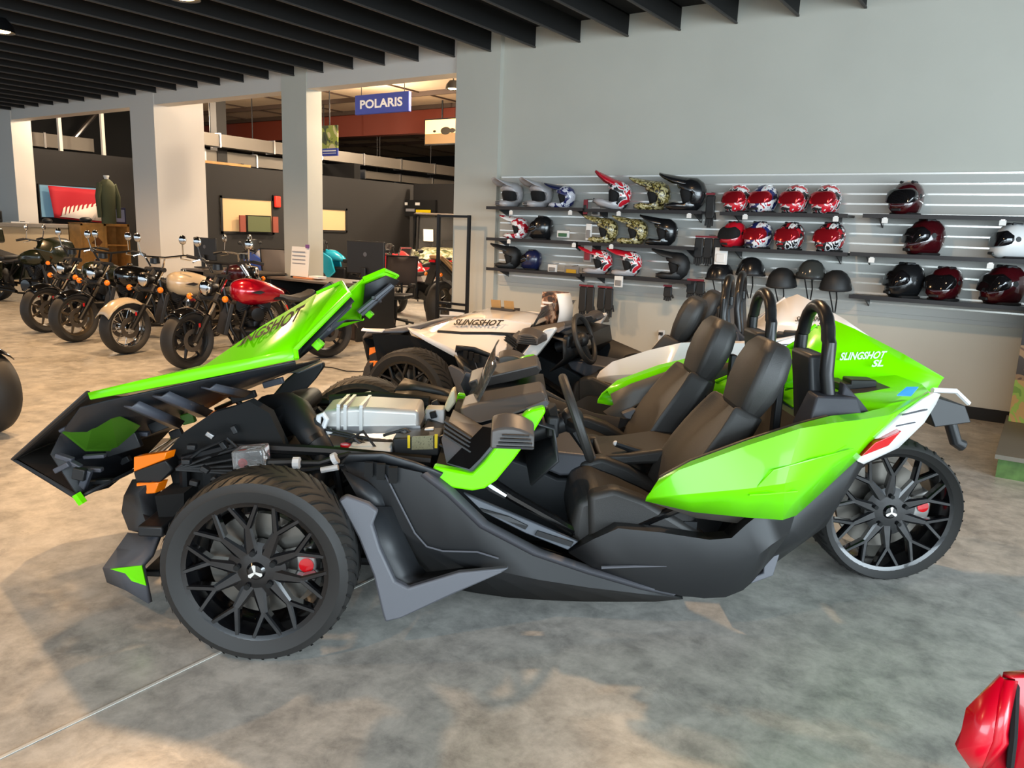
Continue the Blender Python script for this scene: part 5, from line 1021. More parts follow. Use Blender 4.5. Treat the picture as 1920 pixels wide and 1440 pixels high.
    # bars turned to the left, as on the side stand
    if steer:
        pv = Vector((0.12, 0, 0))
        for o_ in list(T.children):
            if not o_.name.startswith('rear_tyre'): o_.matrix_basis = Matrix.Translation(pv) @ Matrix.Rotation(steer, 4, 'Z') @ Matrix.Translation(-pv)
    # tank
    tk = MB(); rows = []
    for x, hw, zt, zb in [(0.48, 0.05, 0.85, 0.72), (0.53, 0.12, 0.905, 0.655), (0.64, 0.16, 0.93, 0.62), (0.78, 0.155, 0.915, 0.625), (0.92, 0.115, 0.865, 0.645), (1.03, 0.065, 0.80, 0.67), (1.08, 0.03, 0.77, 0.70)]:
        rows.append([(x, hw*c_*(abs(c_)**-0.25 if c_ else 1), (zt+zb)/2+(zt-zb)/2*s_) for c_, s_ in [(math.cos(2*PI*k/16), math.sin(2*PI*k/16)) for k in range(16)]])
    tn = tk.loft(rows, True, True).build('fuel_tank', tank, T, smooth=70, sub=1)
    MB().lathe([(0, 0.02), (0.03, 0.018), (0.035, 0), (0, 0)], (0.68, 0, 0.925), 'z', 14).build('filler_cap', M_CHROME, tn)
    for sg in (-1, 1): MB().prism([(0.64, sg*0.160, 0.78), (0.74, sg*0.160, 0.80), (0.80, sg*0.156, 0.78), (0.74, sg*0.160, 0.76)], (0, sg*0.003, 0)).build('tank_emblem', M_DKPLASTIC, tn, smooth=0)
    # engine
    for a in (-0.42, 0.45):
        cyl = MB(); b = Vector((0.70, 0, 0.38)); q = Vector((math.sin(a), 0, math.cos(a)))
        for k in range(8): cyl.cyl(b+q*(0.10+0.022*k), b+q*(0.113+0.022*k), 0.088 if k % 2 == 0 else 0.088, 14)
        cyl.cyl(b, b+q*0.29, 0.07, 12).build('cylinder', M_BLKMETAL, T)
        MB().tube([b+q*0.28+Vector((0, -0.07, 0)), b+q*0.28+Vector((0, 0.07, 0))], 0.075, 12).build('cylinder_head', M_BLKMETAL, T)
    MB().box((0.74, 0, 0.30), (0.42, 0.26, 0.22)).build('crankcase', M_BLKMETAL, T, bevel=0.05, bseg=3)
    for sg in (-1, 1): MB().lathe([(0, sg*0.17), (0.10, sg*0.16), (0.12, sg*0.12), (0, sg*0.1)], (0.80, 0, 0.30), 'y', 20).build('engine_cover', M_GLOSSBLK, T)
    MB().lathe([(0, -0.20), (0.07, -0.19), (0.085, -0.11), (0, -0.1)], (0.70, 0, 0.55), 'y', 18).build('air_cleaner', M_CHROME if chrome_bars else M_BLKMETAL, T)
    MB().box((0.42, 0, 0.50), (0.05, 0.24, 0.34), Matrix.Rotation(0.25, 3, 'Y')).build('radiator', M_DKPLASTIC, T, bevel=0.01)
    fr = MB()
    for sg in (-1, 1):
        fr.tube([(0.40, sg*0.05, 0.82), (0.44, sg*0.11, 0.40), (0.56, sg*0.13, 0.17), (1.0, sg*0.13, 0.17), (1.2, sg*0.12, 0.34), (1.05, sg*0.10, 0.70), (0.7, sg*0.06, 0.72)], 0.018, 8).tube([(1.02, sg*0.12, 0.30), (1.57, sg*0.13, 0.325)], 0.022, 8)
    fr.build('frame', M_BLKMETAL, T)
    for sg in (-1, 1): MB().tube([(1.22, sg*0.15, 0.62), (1.50, sg*0.15, 0.36)], 0.028, 10).build('rear_shock', M_BLKMETAL, T)
    # exhaust on the near side, seat, rear fender
    MB().tube([(0.60, -0.12, 0.58), (0.52, -0.18, 0.42), (0.62, -0.19, 0.22), (0.95, -0.20, 0.18)], 0.022, 10).tube([(0.86, -0.12, 0.58), (0.90, -0.18, 0.42), (0.90, -0.19, 0.26)], 0.02, 10).build('exhaust_header', M_BLKMETAL, T)
    MB().tube([(0.95, 0.205, 0.20), (1.45, 0.215, 0.24)], [0.03, 0.036], 12).build('silencer', M_BLKMETAL, T)
    st = MB(); rows = []
    for x, hw, zt in [(0.96, 0.06, 0.765), (1.06, 0.13, 0.735), (1.20, 0.165, 0.715), (1.33, 0.15, 0.745), (1.40, 0.10, 0.79)]:
        rows.append([(x, -hw, zt-0.045), (x, -hw*0.9, zt), (x, 0, zt+0.006), (x, hw*0.9, zt), (x, hw, zt-0.045), (x, 0, zt-0.07)])
    st.loft(rows, True, True).build('seat', M_LEATHER, T, bevel=0.01, smooth=60)
    rows = []
    for i in range(9):
        a = 0.15+1.9*i/8; rows.append([(1.57+0.36*math.cos(a), y, 0.325+0.365*math.sin(a)-abs(y)**2*4) for y in (-0.11, -0.08, 0, 0.08, 0.11)])
    MB().loft(rows).build('rear_fender', fender, T, solid=0.008, smooth=50)
    MB().ball((1.93, 0, 0.45), (0.03, 0.05, 0.04), 10, 8).build('tail_lamp', M_TAILRED, T)
    for sg in (-1, 1): MB().tube([(0.62, sg*0.13, 0.28), (0.60, sg*0.28, 0.29)], 0.02, 8).build('foot_peg', M_DKPLASTIC, T)
    MB().tube([(0.85, 0.14, 0.17), (0.80, 0.26, 0.012)], 0.014, 6).build('side_stand', M_BLKMETAL, T)
    if bagger:
        for sg in (-1, 1):
            MB().prism([(1.15, sg*0.20, 0.70), (1.95, sg*0.20, 0.64), (1.98, sg*0.20, 0.40), (1.75, sg*0.20, 0.30), (1.20, sg*0.20, 0.38)], (0, sg*0.20, 0)).build('saddlebag', fender, T, bevel=0.04, bseg=3)
        fa = MB(); rows = []
        for x, hw, z0, z1 in [(0.02, 0.10, 0.74, 0.98), (0.10, 0.28, 0.70, 1.08), (0.26, 0.36, 0.72, 1.14), (0.36, 0.34, 0.78, 1.10)]:
            rows.append([(x, -hw, (z0+z1)/2), (x, -hw*0.7, z1-0.03), (x, 0, z1), (x, hw*0.7, z1-0.03), (x, hw, (z0+z1)/2), (x, hw*0.6, z0), (x, -hw*0.6, z0)])
        fa.loft(rows, True, True).build('fairing', fender, T, bevel=0.02, smooth=60)
        MB().prism([(1.22, -0.20, 0.70), (1.74, -0.17, 0.80), (1.80, -0.17, 0.86), (1.70, -0.17, 0.90), (1.20, -0.2, 0.78)], (0, 0.36, 0)).build('passenger_seat', M_LEATHER, T, bevel=0.03, bseg=3)
        MB().prism([(1.72, -0.15, 0.95), (1.80, -0.15, 1.22), (1.87, -0.15, 1.20), (1.82, -0.15, 0.90)], (0, 0.30, 0)).build('backrest', M_LEATHER, T, bevel=0.03, bseg=3)
        MB().prism([(1.60, -0.30, 0.98), (2.10, -0.30, 0.98), (2.12, -0.28, 1.22), (1.90, -0.28, 1.28), (1.62, -0.28, 1.24)], (0, 0.58, 0)).build('top_case', fender, T, bevel=0.05, bseg=3)
        MB().tube([(0.30, -0.33, 0.60), (0.45, -0.36, 0.40), (0.5, -0.34, 0.2)], 0.016, 8).build('crash_bar', M_CHROME, T)
    return T
RZ = 1.287
cruiser('dark cruiser with pale cast wheels, leftmost of the parked row beside the touring machine', (*(-10.718,4.82), 0), RZ, M_OLIVE, M_GLOSSBLK, M_BRONZE)
cruiser('black cruiser with pale cast wheels, second in the row beside the cream one', (*(-9.69,4.685), 0), RZ, M_GLOSSBLK, M_GLOSSBLK, M_BRONZE)
cruiser('cream cruiser with cream front fender and wire wheels', (*(-8.503,4.657), 0), RZ, M_CREAM, M_CREAM, M_CHROME, True, chrome_bars=True, long_fender=True)
cruiser('red tanked black cruiser directly behind the raised lime hood', (*(-7.239,4.604), 0), RZ, M_MRED, M_GLOSSBLK, M_DKPLASTIC)
cruiser('wine red motorcycle standing crosswise behind the parked row', (-8.9, 7.02, 0), PI+0.02, M_WINE, M_WINE, M_CHROME, True, 'cruisers in the second row', chrome_bars=True)
cruiser('dark green touring motorcycle with bags and top case by the counter', (-13.6, 6.6, 0), PI+0.35, M_OLIVE, M_OLIVE, M_DKPLASTIC, False, 'touring motorcycles', bagger=True)
cruiser('black motorcycle cut by the left picture edge, only its tyre showing', (*(-5.942,2.195), 0), PI-0.25, M_GLOSSBLK, M_GLOSSBLK, M_BRONZE, False, 'motorcycle at the picture edge')

def sport_bike(label, loc, rz, col, accent, seat=M_DKPLASTIC, group='sport motorcycles in the hall'):
    T = thing('sport_motorcycle', label, 'motorcycle', loc, rz, group)
    bike_wheel(T, 'front_tyre', (0, 0, 0.30), 0.30, 0.12, M_BLKMETAL, 6); bike_wheel(T, 'rear_tyre', (1.40, 0, 0.315), 0.315, 0.18, M_BRONZE, 5)
    for sg in (-1, 1):
        MB().tube([(0, sg*0.10, 0.30), (0.27, sg*0.10, 0.88)], 0.026, 8).build('fork_leg', M_STEEL, T)
        MB().prism([(0.95, sg*0.08, 0.36), (1.42, sg*0.10, 0.29), (1.44, sg*0.10, 0.35), (0.98, sg*0.08, 0.48)], (0, sg*0.03, 0)).build('swing_arm', M_BLKMETAL, T, bevel=0.008)
        MB().tube([(0.25, sg*0.06, 0.92), (0.34, sg*0.30, 0.97), (0.42, sg*0.36, 0.95)], 0.013, 8).build('handlebar', M_BLKMETAL, T)
        MB().tube([(0.30, sg*0.25, 0.97), (0.24, sg*0.30, 1.08)], 0.007, 6).build('mirror_stalk', M_BLKMETAL, T)
        MB().ball((0.23, sg*0.33, 1.10), (0.02, 0.055, 0.035), 10, 8).build('mirror', M_DKPLASTIC, T)
        MB().prism([(0.14, sg*0.12, 0.82), (0.30, sg*0.16, 0.98), (0.62, sg*0.17, 0.80), (0.70, sg*0.15, 0.50), (0.52, sg*0.14, 0.34), (0.34, sg*0.13, 0.56)], (0, sg*0.05, 0)).build('side_fairing', col, T, bevel=0.02)
        MB().ball((1.62, sg*0.13, 0.72), (0.03, 0.025, 0.025), 8, 6).build('turn_signal', M_ORANGE, T)
    MB().prism([(0.02, -0.10, 0.80), (0.16, -0.10, 0.98), (0.30, -0.10, 1.00), (0.30, -0.10, 0.80)], (0, 0.20, 0)).build('headlamp', M_GLOSSBLK, T, bevel=0.03)
    MB().prism([(0.14, -0.10, 0.98), (0.30, -0.12, 1.18), (0.34, -0.12, 1.16), (0.26, -0.12, 0.97)], (0, 0.22, 0)).build('screen', M_GLASS, T, bevel=0.01)
    rows = []
    for x, hw, zt, zb in [(0.36, 0.06, 0.92, 0.80), (0.48, 0.15, 0.98, 0.74), (0.62, 0.16, 0.96, 0.72), (0.78, 0.10, 0.86, 0.72), (0.84, 0.06, 0.80, 0.72)]:
        rows.append([(x, hw*math.cos(2*PI*k/12), (zt+zb)/2+(zt-zb)/2*math.sin(2*PI*k/12)) for k in range(12)])
    MB().loft(rows, True, True).build('fuel_tank', accent, T, smooth=70)
    MB().prism([(0.82, -0.11, 0.78), (1.10, -0.12, 0.80), (1.62, -0.08, 0.96), (1.66, -0.07, 0.92), (1.30, -0.1, 0.74), (0.84, -0.11, 0.70)], (0, 0.22, 0)).build('seat', seat, T, bevel=0.03, bseg=3)
    MB().prism([(1.0, -0.10, 0.72), (1.64, -0.07, 0.90), (1.62, -0.07, 0.84), (1.10, -0.1, 0.62)], (0, 0.20, 0)).build('tail', col, T, bevel=0.02)
    MB().box((1.66, 0, 0.88), (0.02, 0.10, 0.03)).build('tail_lamp', M_TAILRED, T)
    MB().prism([(1.55, -0.06, 0.80), (1.74, -0.06, 0.60), (1.76, -0.06, 0.62), (1.60, -0.06, 0.84)], (0, 0.12, 0)).build('plate_holder', M_DKPLASTIC, T)
    MB().box((0.72, 0, 0.46), (0.40, 0.28, 0.30)).build('engine', M_BLKMETAL, T, bevel=0.05, bseg=3)
    MB().tube([(0.60, 0.16, 0.30), (1.0, 0.18, 0.28), (1.42, 0.20, 0.52)], [0.03, 0.035, 0.05], 12).build('silencer', M_STEEL, T)
    rows = [[(0.33*math.cos(a), y, 0.30+0.325*math.sin(a)) for y in (-0.07, 0, 0.07)] for a in [0.7+1.6*i/6 for i in range(7)]]
    MB().loft(rows).build('front_fender', col, T, solid=0.008, smooth=60)
    MB().tube([(0.85, 0.12, 0.25), (0.85, 0.24, 0.012)], 0.014, 6).build('side_stand', M_BLKMETAL, T)
    return T
M_TEAL = mat('teal_paint', '18a8c8', 0.25, coat=0.6); M_BLUEP = mat('blue_paint', '1f4fb0', 0.25, coat=0.6); M_REDP = mat('bright_red_paint', 'd81826', 0.25, coat=0.6)
def place_rear(px, rz):   # put the rear tyre's contact at a floor point
    return (px[0]-1.40*math.cos(rz), px[1]-1.40*math.sin(rz), 0)
sport_bike('black and white sport motorcycle, its alloy rear wheel turned to the grey pillar', place_rear((-8.309,9.873), -0.35), -0.35, M_WPAINT, M_REDP)
sport_bike('teal sport motorcycle beside the narrow column in the hall', (-13.5, 11.7, 0), 0.35, M_TEAL, M_TEAL)
sport_bike('blue sport motorcycle behind the mesh chair, left of the narrow column', (-13.3, 9.75, 0), 0.3, M_BLUEP, M_WPAINT)
sport_bike('red sport motorcycle behind the black monitor in the hall', (-11.5, 11.7, 0), 0.3, M_REDP, M_REDP)
o = sport_bike('tan seated black motorcycle with a red tail seen through the open black rack', place_rear((-7.36, 8.85), -1.45), -1.45, M_DKPLASTIC, M_DKPLASTIC, mat('tan_seat', 'b08a5c', 0.6)); o.scale = (1.0, 1.0, 1.2)

# ================================================================ furniture, signs and smaller things
# hanging sign in the hall
a, b, c = (-9.893,9.6,3.62), (-8.699,9.6,3.641), (-9.882,9.6,3.315)
t = thing('hanging_sign', 'blue hanging sign with white letters under the hall ceiling', 'sign', ((a[0]+b[0])/2, 9.6, (a[2]+c[2])/2))
sw, sh = b[0]-a[0], a[2]-c[2]
MB().box((0, 0, 0), (sw, 0.06, sh)).build('sign_panel', mat('sign_blue', '2b3a8c', 0.5, emit=0.12), t, bevel=0.005)
patch_text('POLARIS', lambda u, v: Vector((sw*(-0.40+0.79*u), -0.033, sh*(-0.22+0.46*v)))).build('lettering', M_PAPER, t, smooth=0)
for q in (-sw*0.4, sw*0.4): MB().cyl((q, 0, sh/2), (q, 0, 4.45-(a[2]+c[2])/2), 0.006, 6).build('hanging_rod', M_BLKMETAL, t)
# screen with a sunset picture
a, c = (-12.728,14.6,4.015), (-11.756,14.6,3.474)
t = thing('wall_screen', 'bright screen with a sunset landscape hanging high in the dark hall', 'screen', ((a[0]+c[0])/2, 14.6, (a[2]+c[2])/2)); w2, h2 = (c[0]-a[0])/2, (a[2]-c[2])/2
MB().box((0, 0.03, 0), (2*w2+0.06, 0.06, 2*h2+0.06)).build('housing', M_BLKMETAL, t)
MB().span((-w2, -0.01, -h2*0.15), (w2, 0.0, h2)).build('sky_picture', mat('sunset_sky', 'ffcf8a', 0.5, emit=1.3), t, smooth=0)
MB().span((-w2, -0.012, -h2), (w2, 0.0, -h2*0.15)).build('field_picture', mat('sunset_field', '8a6b45', 0.5, emit=0.5), t, smooth=0)
for q, r_ in ((0.15, 0.16), (0.35, 0.10), (-0.2, 0.05)): MB().ball((q*w2*2, -0.012, h2*0.05), (w2*r_*2, 0.004, h2*r_*2), 10, 8).build('tree_picture', mat('sunset_tree', '2c2415', 0.6), t)
MB().cyl((0, 0.03, h2), (0, 0.03, 4.45-(a[2]+c[2])/2), 0.02, 8).build('ceiling_mount', M_BLKMETAL, t)
# banner beside the narrow column
a, c = (-11.09,9.9,3.233), (-10.671,9.9,2.71)
t = thing('hanging_banner', 'green and blue banner hanging beside the narrow column', 'banner', ((a[0]+c[0])/2, 9.9, (a[2]+c[2])/2)); w2, h2 = (c[0]-a[0])/2, (a[2]-c[2])/2
MB().span((-w2, 0, -h2*0.5), (w2, 0.02, h2)).build('picture', pattern_mat('banner_landscape', ['1c2416', '3e4a22', '8f9a3a', 'cfc48a'], 2.2, 0.6, 0), t, smooth=0)
MB().span((-w2, 0, -h2), (w2, 0.02, -h2*0.5)).build('title_band', mat('banner_blue', '2a3c9a', 0.6), t, smooth=0)
for q in (-0.5, 0.5): MB().span((-w2*0.8, -0.006, -h2*(0.70 if q < 0 else 0.84)), (w2*0.8, 0.0, -h2*(0.62 if q < 0 else 0.80))).build('caption_line', M_PAPER, t, smooth=0)
MB().cyl((0, 0.01, h2), (0, 0.01, 4.45-(a[2]+c[2])/2), 0.01, 6).build('hanging_rod', M_BLKMETAL, t)
DZ1 = (-15.2,11.501,3.195)[2]; DZ2 = (-15.65,11.829,2.886)[2]
# air ducts over the hall wall
M_DUCT = mat('duct_steel', '6f6961', 0.45, 0.5)
def duct(z, s, y0, y1, label, x=HX+0.35):
    t = thing('air_duct', label, 'duct', (x, y0, z), 0, 'silver air ducts'); n = max(2, int((y1-y0)/1.3))
    MB().span((-s, 0, -s), (s, y1-y0, s)).build('duct_body', M_DUCT, t, smooth=0)
    for k in range(n+1): MB().span((-s-0.02, k*(y1-y0)/n-0.02, -s-0.02), (s+0.02, k*(y1-y0)/n+0.02, s+0.02)).build('flange', M_STEEL, t, smooth=0)
    for k in (0.1, 0.5, 0.9):
        MB().cyl((0, k*(y1-y0), s), (0, k*(y1-y0), 4.45-z), 0.012, 6).build('hanger', M_BLKMETAL, t)
duct(DZ1, 0.13, 9.2, 22, 'upper silver air duct running above the hall wall', -15.2)
duct(DZ2, 0.13, 9.2, 14.6, 'lower silver air duct, nearer stretch beside the wide column', -15.65)
duct(DZ2-0.02, 0.10, 15.4, 21, 'lower silver air duct, farther stretch toward the back wall', -15.65)
t = thing('roof_duct', 'pale duct behind the upper glazing of the left bay', 'duct', (-20.6, 8.5, 3.25)); MB().span((-0.2, 0, -0.16), (0.2, 2.2, 0.16)).build('duct_body', M_DUCT, t, smooth=0); MB().span((-0.22, 1.0, -0.18), (0.22, 1.05, 0.18)).build('flange', M_STEEL, t)
MB().tube([(0, 1.8, 0.1), (0.1, 2.1, 0.5), (0.0, 2.4, 0.8)], 0.06, 10).build('flex_pipe', M_STEEL, t)
# red flag and screen on the charcoal wall
FX = -18.95
a, b2, c, d_ = (-18.95,8.819,2.136), (-18.95,10.074,2.108), (-18.95,10.024,1.344), (-18.95,8.893,1.43)
t = thing('wall_flag', 'red flag with a white feathered headdress emblem on the charcoal wall', 'flag', a)
rows = []
def L4(u, v):
    p = [Vector(q)-Vector(a) for q in (a, b2, c, d_)]; q = p[0].lerp(p[1], u).lerp(p[3].lerp(p[2], u), v); q.x += 0.03*math.sin(u*7+v*2)+0.04; return q
MB().loft([[L4(i/10, j/6) for i in range(11)] for j in range(7)]).build('cloth', mat('flag_red', 'b01a2a', 0.75), t, solid=0.004)
em = MB()
for k in range(9):
    u0 = 0.14+0.075*k; em.add([L4(u0, 0.93)+Vector((0.03, 0, 0)), L4(u0+0.07, 0.93)+Vector((0.03, 0, 0)), L4(u0+0.11+0.01*k, 0.60-0.028*k)+Vector((0.03, 0, 0)), L4(u0+0.06+0.01*k, 0.66-0.03*k)+Vector((0.03, 0, 0))], [(0, 1, 2, 3)])
em.add([L4(0.10, 0.95)+Vector((0.03, 0, 0)), L4(0.98, 0.95)+Vector((0.03, 0, 0)), L4(0.98, 0.42)+Vector((0.03, 0, 0)), L4(0.55, 0.66)+Vector((0.03, 0, 0))], [(0, 1, 2, 3)])
em.build('emblem', mat('flag_white', 'e6d9cf', 0.75), t, solid=0.003)
a, c = (-19.12,8.695,2.175), (-19.12,10.041,1.416)
t = thing('wall_screen', 'flat screen mostly hidden behind the red flag', 'screen', (-19.12, (a[1]+c[1])/2, (a[2]+c[2])/2)); hy, hz = (c[1]-a[1])/2, (a[2]-c[2])/2
MB().box((0, 0, 0), (0.05, 2*hy, 2*hz)).build('housing', M_BLKMETAL, t, bevel=0.008); MB().span((0.026, -hy*0.96, -hz*0.94), (0.03, hy*0.96, hz*0.94)).build('display', mat('screen_blue', '5d7f92', 0.3, emit=0.5), t, smooth=0)
t = thing('wall_thermostat', 'small white box on the charcoal wall left of the red flag', 'switch', (-19.17,8.493,1.6)); MB().box((0, 0, 0), (0.04, 0.16, 0.16)).build('cover', M_WHITEPL, t, bevel=0.01); MB().box((0.022, 0, 0), (0.01, 0.08, 0.06)).build('display', M_GREYPLASTIC, t)
# service counter
t = thing('service_counter', 'long pale service counter behind the touring motorcycle', 'counter', (-17.9, 6.9, 0))
MB().span((-0.45, -3.0, 0), (0.0, 2.3, 1.22)).build('body', mat('counter_beige', 'c9b594', 0.6), t, smooth=0); MB().span((-0.55, -3.05, 1.22), (0.08, 2.35, 1.30)).build('worktop', mat('counter_top', '8a847c', 0.4), t, bevel=0.008)
def on_counter(name, label, cat, y, parts):
    q = thing(name, label, cat, (-18.05, y, 1.302))
    for nm, fn, m_, bv in parts: fn(MB()).build(nm, m_, q, bevel=bv)
on_counter('card_terminal', 'small dark box at the left end of the counter', 'terminal', 7.25, [('body', lambda m: m.box((0, 0, 0.12), (0.25, 0.35, 0.24)), M_DKPLASTIC, 0.02), ('display', lambda m: m.box((0.13, 0, 0.14), (0.01, 0.26, 0.14)), M_GLOSSBLK, 0)])
on_counter('paper_stack', 'white papers lying on the counter', 'papers', 7.75, [('sheets', lambda m: m.box((0, 0, 0.012), (0.25, 0.35, 0.024)), M_PAPER, 0), ('clip', lambda m: m.box((0.0, 0.1, 0.03), (0.05, 0.08, 0.015)), M_DKPLASTIC, 0)])
on_counter('cap_display', 'dark cap lying on the counter beside the papers', 'cap', 8.35, [('crown', lambda m: m.ball((0, 0, 0.06), (0.10, 0.10, 0.06)), M_HMAT, 0), ('brim', lambda m: m.box((0.12, 0, 0.012), (0.12, 0.16, 0.012)), M_HMAT, 0.004)])
# wooden cabinet with a shirt on a torso form
p = (-16.4,8.217,1.354); q = (-16.4,9.248,1.362)
cy = (p[1]+q[1])/2; cw = (q[1]-p[1]); ch = p[2]
t = thing('wooden_cabinet', 'pine display cabinet with an open front and a carved emblem', 'cabinet', (-16.4, cy, 0)); hw = cw/2
MB().span((-0.5, -hw, 0), (-0.46, hw, ch)).span((-0.5, -hw, ch-0.05), (0.0, hw, ch)).span((-0.5, -hw, 0), (0, -hw+0.05, ch)).span((-0.5, hw-0.05, 0), (0, hw, ch)).span((-0.5, -0.04, 0), (0, 0.02, ch)).build('case', M_WOOD, t, bevel=0.004)
MB().span((-0.02, -hw+0.05, 0.0), (0.0, -0.04, ch-0.05)).build('door', M_WOOD, t, bevel=0.004)
MB().span((-0.46, 0.02, ch*0.66), (-0.02, hw-0.05, ch*0.66+0.03)).span((-0.46, 0.02, ch*0.3), (-0.02, hw-0.05, ch*0.3+0.03)).build('shelf', M_WOOD, t)
MB().prism([(0.004, -hw*0.62, ch*0.70), (0.004, -hw*0.35, ch*0.80), (0.004, -hw*0.16, ch*0.72), (0.004, -hw*0.3, ch*0.66)], (0.004, 0, 0)).build('carved_emblem', mat('burnt_wood', '6b3d14', 0.6), t, smooth=0)
M_SHIRT = mat('olive_cloth', '4e5138', 0.9, bump=0.2, bscale=60)
t = thing('shirt_form', 'olive shirt on a torso form standing on the pine cabinet', 'shirt', (-16.3, cy+0.03, ch+0.002)); t.scale = (0.85, 0.72, 1.22)
rows = []
for z, hx_, hy_ in [(0.0, 0.14, 0.20), (0.25, 0.13, 0.20), (0.5, 0.14, 0.23), (0.62, 0.13, 0.25), (0.70, 0.09, 0.16), (0.74, 0.06, 0.07)]:
    rows.append([(hx_*math.cos(2*PI*k/16), hy_*math.sin(2*PI*k/16), z) for k in range(16)])
MB().loft(rows, True, True).build('shirt_body', M_SHIRT, t, smooth=70)
for sg in (-1, 1): MB().tube([(0, sg*0.20, 0.64), (0.02, sg*0.29, 0.45), (0.04, sg*0.28, 0.10)], [0.08, 0.07, 0.055], 10).build('sleeve', M_SHIRT, t)
MB().lathe([(0.05, 0.74), (0.075, 0.79), (0.07, 0.80), (0.045, 0.76)], axis='z', n=16).build('collar', M_PAPER, t)
# cap and boots on the cabinet, clothes beside it
o = thing('folded_cap', 'dark cap on the pine cabinet beside the shirt', 'cap', (-16.55, cy-hw*0.62, ch+0.002)); MB().ball((0, 0, 0.061), (0.12, 0.12, 0.06)).build('crown', M_HMAT, o); MB().box((0.14, 0, 0.015), (0.12, 0.16, 0.012)).build('brim', M_HMAT, o)
o = thing('photo_frame', 'small dark blue framed card on the cabinet right of the shirt', 'frame', (-16.5, cy+hw*0.72, ch+0.002)); MB().box((0, 0, 0.17), (0.03, 0.26, 0.34)).build('frame', M_NAVY, o, bevel=0.006); MB().box((0.018, 0, 0.17), (0.006, 0.2, 0.26)).build('card', mat('pale_blue_card', '7a86b0', 0.6), o)
t = thing('garment_rack', 'narrow rack of dark and white clothes beside the pine cabinet', 'clothes rack', (-15.6, cy+hw+0.1, 0))
MB().tube([(0, -0.2, 0), (0, -0.2, 1.35), (0, 0.5, 1.35), (0, 0.5, 0)], 0.02, 8).build('rail', M_BLKMETAL, t)
for k in range(5):
    MB().prism([(-0.2, -0.1+0.12*k, 1.30), (0.2, -0.1+0.12*k, 1.30), (0.24, -0.1+0.12*k, 0.55), (-0.24, -0.1+0.12*k, 0.55)], (0, 0.05, 0)).build('garment', [M_HMAT, M_NAVY, M_HMAT, M_PAPER, M_GREYPLASTIC][k], t, bevel=0.015)
# sales desk with screens
def desk(x, y, w_, rz, label):
    t = thing('sales_desk', label, 'desk', (x, y, 0), rz, 'black sales desks')
    MB().box((0, 0, 0.735), (w_, 0.75, 0.03)).build('desktop', mat('desk_top', '5b524b', 0.3), t, bevel=0.004)
    for sg in (-1, 1): MB().box((sg*(w_/2-0.03), 0, 0.36), (0.04, 0.7, 0.72)).build('side_panel', M_DKPLASTIC, t, bevel=0.004)
    MB().box((0, 0.28, 0.40), (w_-0.1, 0.03, 0.62)).build('modesty_panel', M_DKPLASTIC, t)
    return t
desk(-8.3, 7.55, 1.8, 0, 'black sales desk with a wide screen behind the raised hood')
desk(-10.55, 7.6, 1.6, 0, 'black sales desk with a leaflet holder by the narrow column')
def monitor(x, y, z, w_, h_, rz, label):
    t = thing('computer_monitor', label, 'monitor', (x, y, z), rz, 'monitors seen from behind')
    MB().box((0, 0, 0.12+h_/2), (w_, 0.035, h_)).build('back_shell', M_DKPLASTIC, t, bevel=0.012); MB().box((0, 0.02, 0.12+h_/2), (w_-0.03, 0.01, h_-0.03)).build('display', M_GLOSSBLK, t)
    MB().box((0, -0.05, 0.10), (0.07, 0.03, 0.22)).build('stand', M_DKPLASTIC, t, bevel=0.008); MB().box((0, -0.03, 0.008), (0.26, 0.2, 0.016)).build('foot', M_DKPLASTIC, t, bevel=0.004)
    MB().lathe([(0, -0.021), (0.03, -0.021), (0.03, -0.017)], (0, 0, 0.12+h_*0.6), 'y', 16).build('logo_disc', M_GREYPLASTIC, t)
p = (-7.656,7.6,0.863); monitor(p[0], 7.6, 0.752, 0.62, 0.44, 0.15, 'large black monitor seen from behind on the sales desk')
p = (-11.267,7.6,0.854); monitor(p[0], 7.6, 0.752, 0.52, 0.36, 0.1, 'dark monitor beside the wide white column')
t = thing('leaflet_holder', 'white leaflet board standing at the foot of the narrow column', 'leaflet holder', ((-8.778,7.45,0.797)[0], 7.42, 0)); t.scale = (0.8, 0.8, 1.0)
MB().box((0, 0, 0.98), (0.46, 0.012, 0.42), Matrix.Rotation(-0.12, 3, 'X')).build('printed_sheet', M_PAPER, t); MB().box((0, 0.02, 0.765), (0.4, 0.14, 0.02)).build('foot', M_BLKMETAL, t)
for k in range(5): MB().box((-0.02, -0.012-0.008*0, 1.12-0.055*k), (0.34, 0.006, 0.012)).build('text_line', mat('print_grey', '8c8c92', 0.7), t, smooth=0)
MB().box((0.20, 0.0, 1.20), (0.06, 0.04, 0.05)).build('clip', mat('violet_clip', '7a4a8a', 0.5), t)
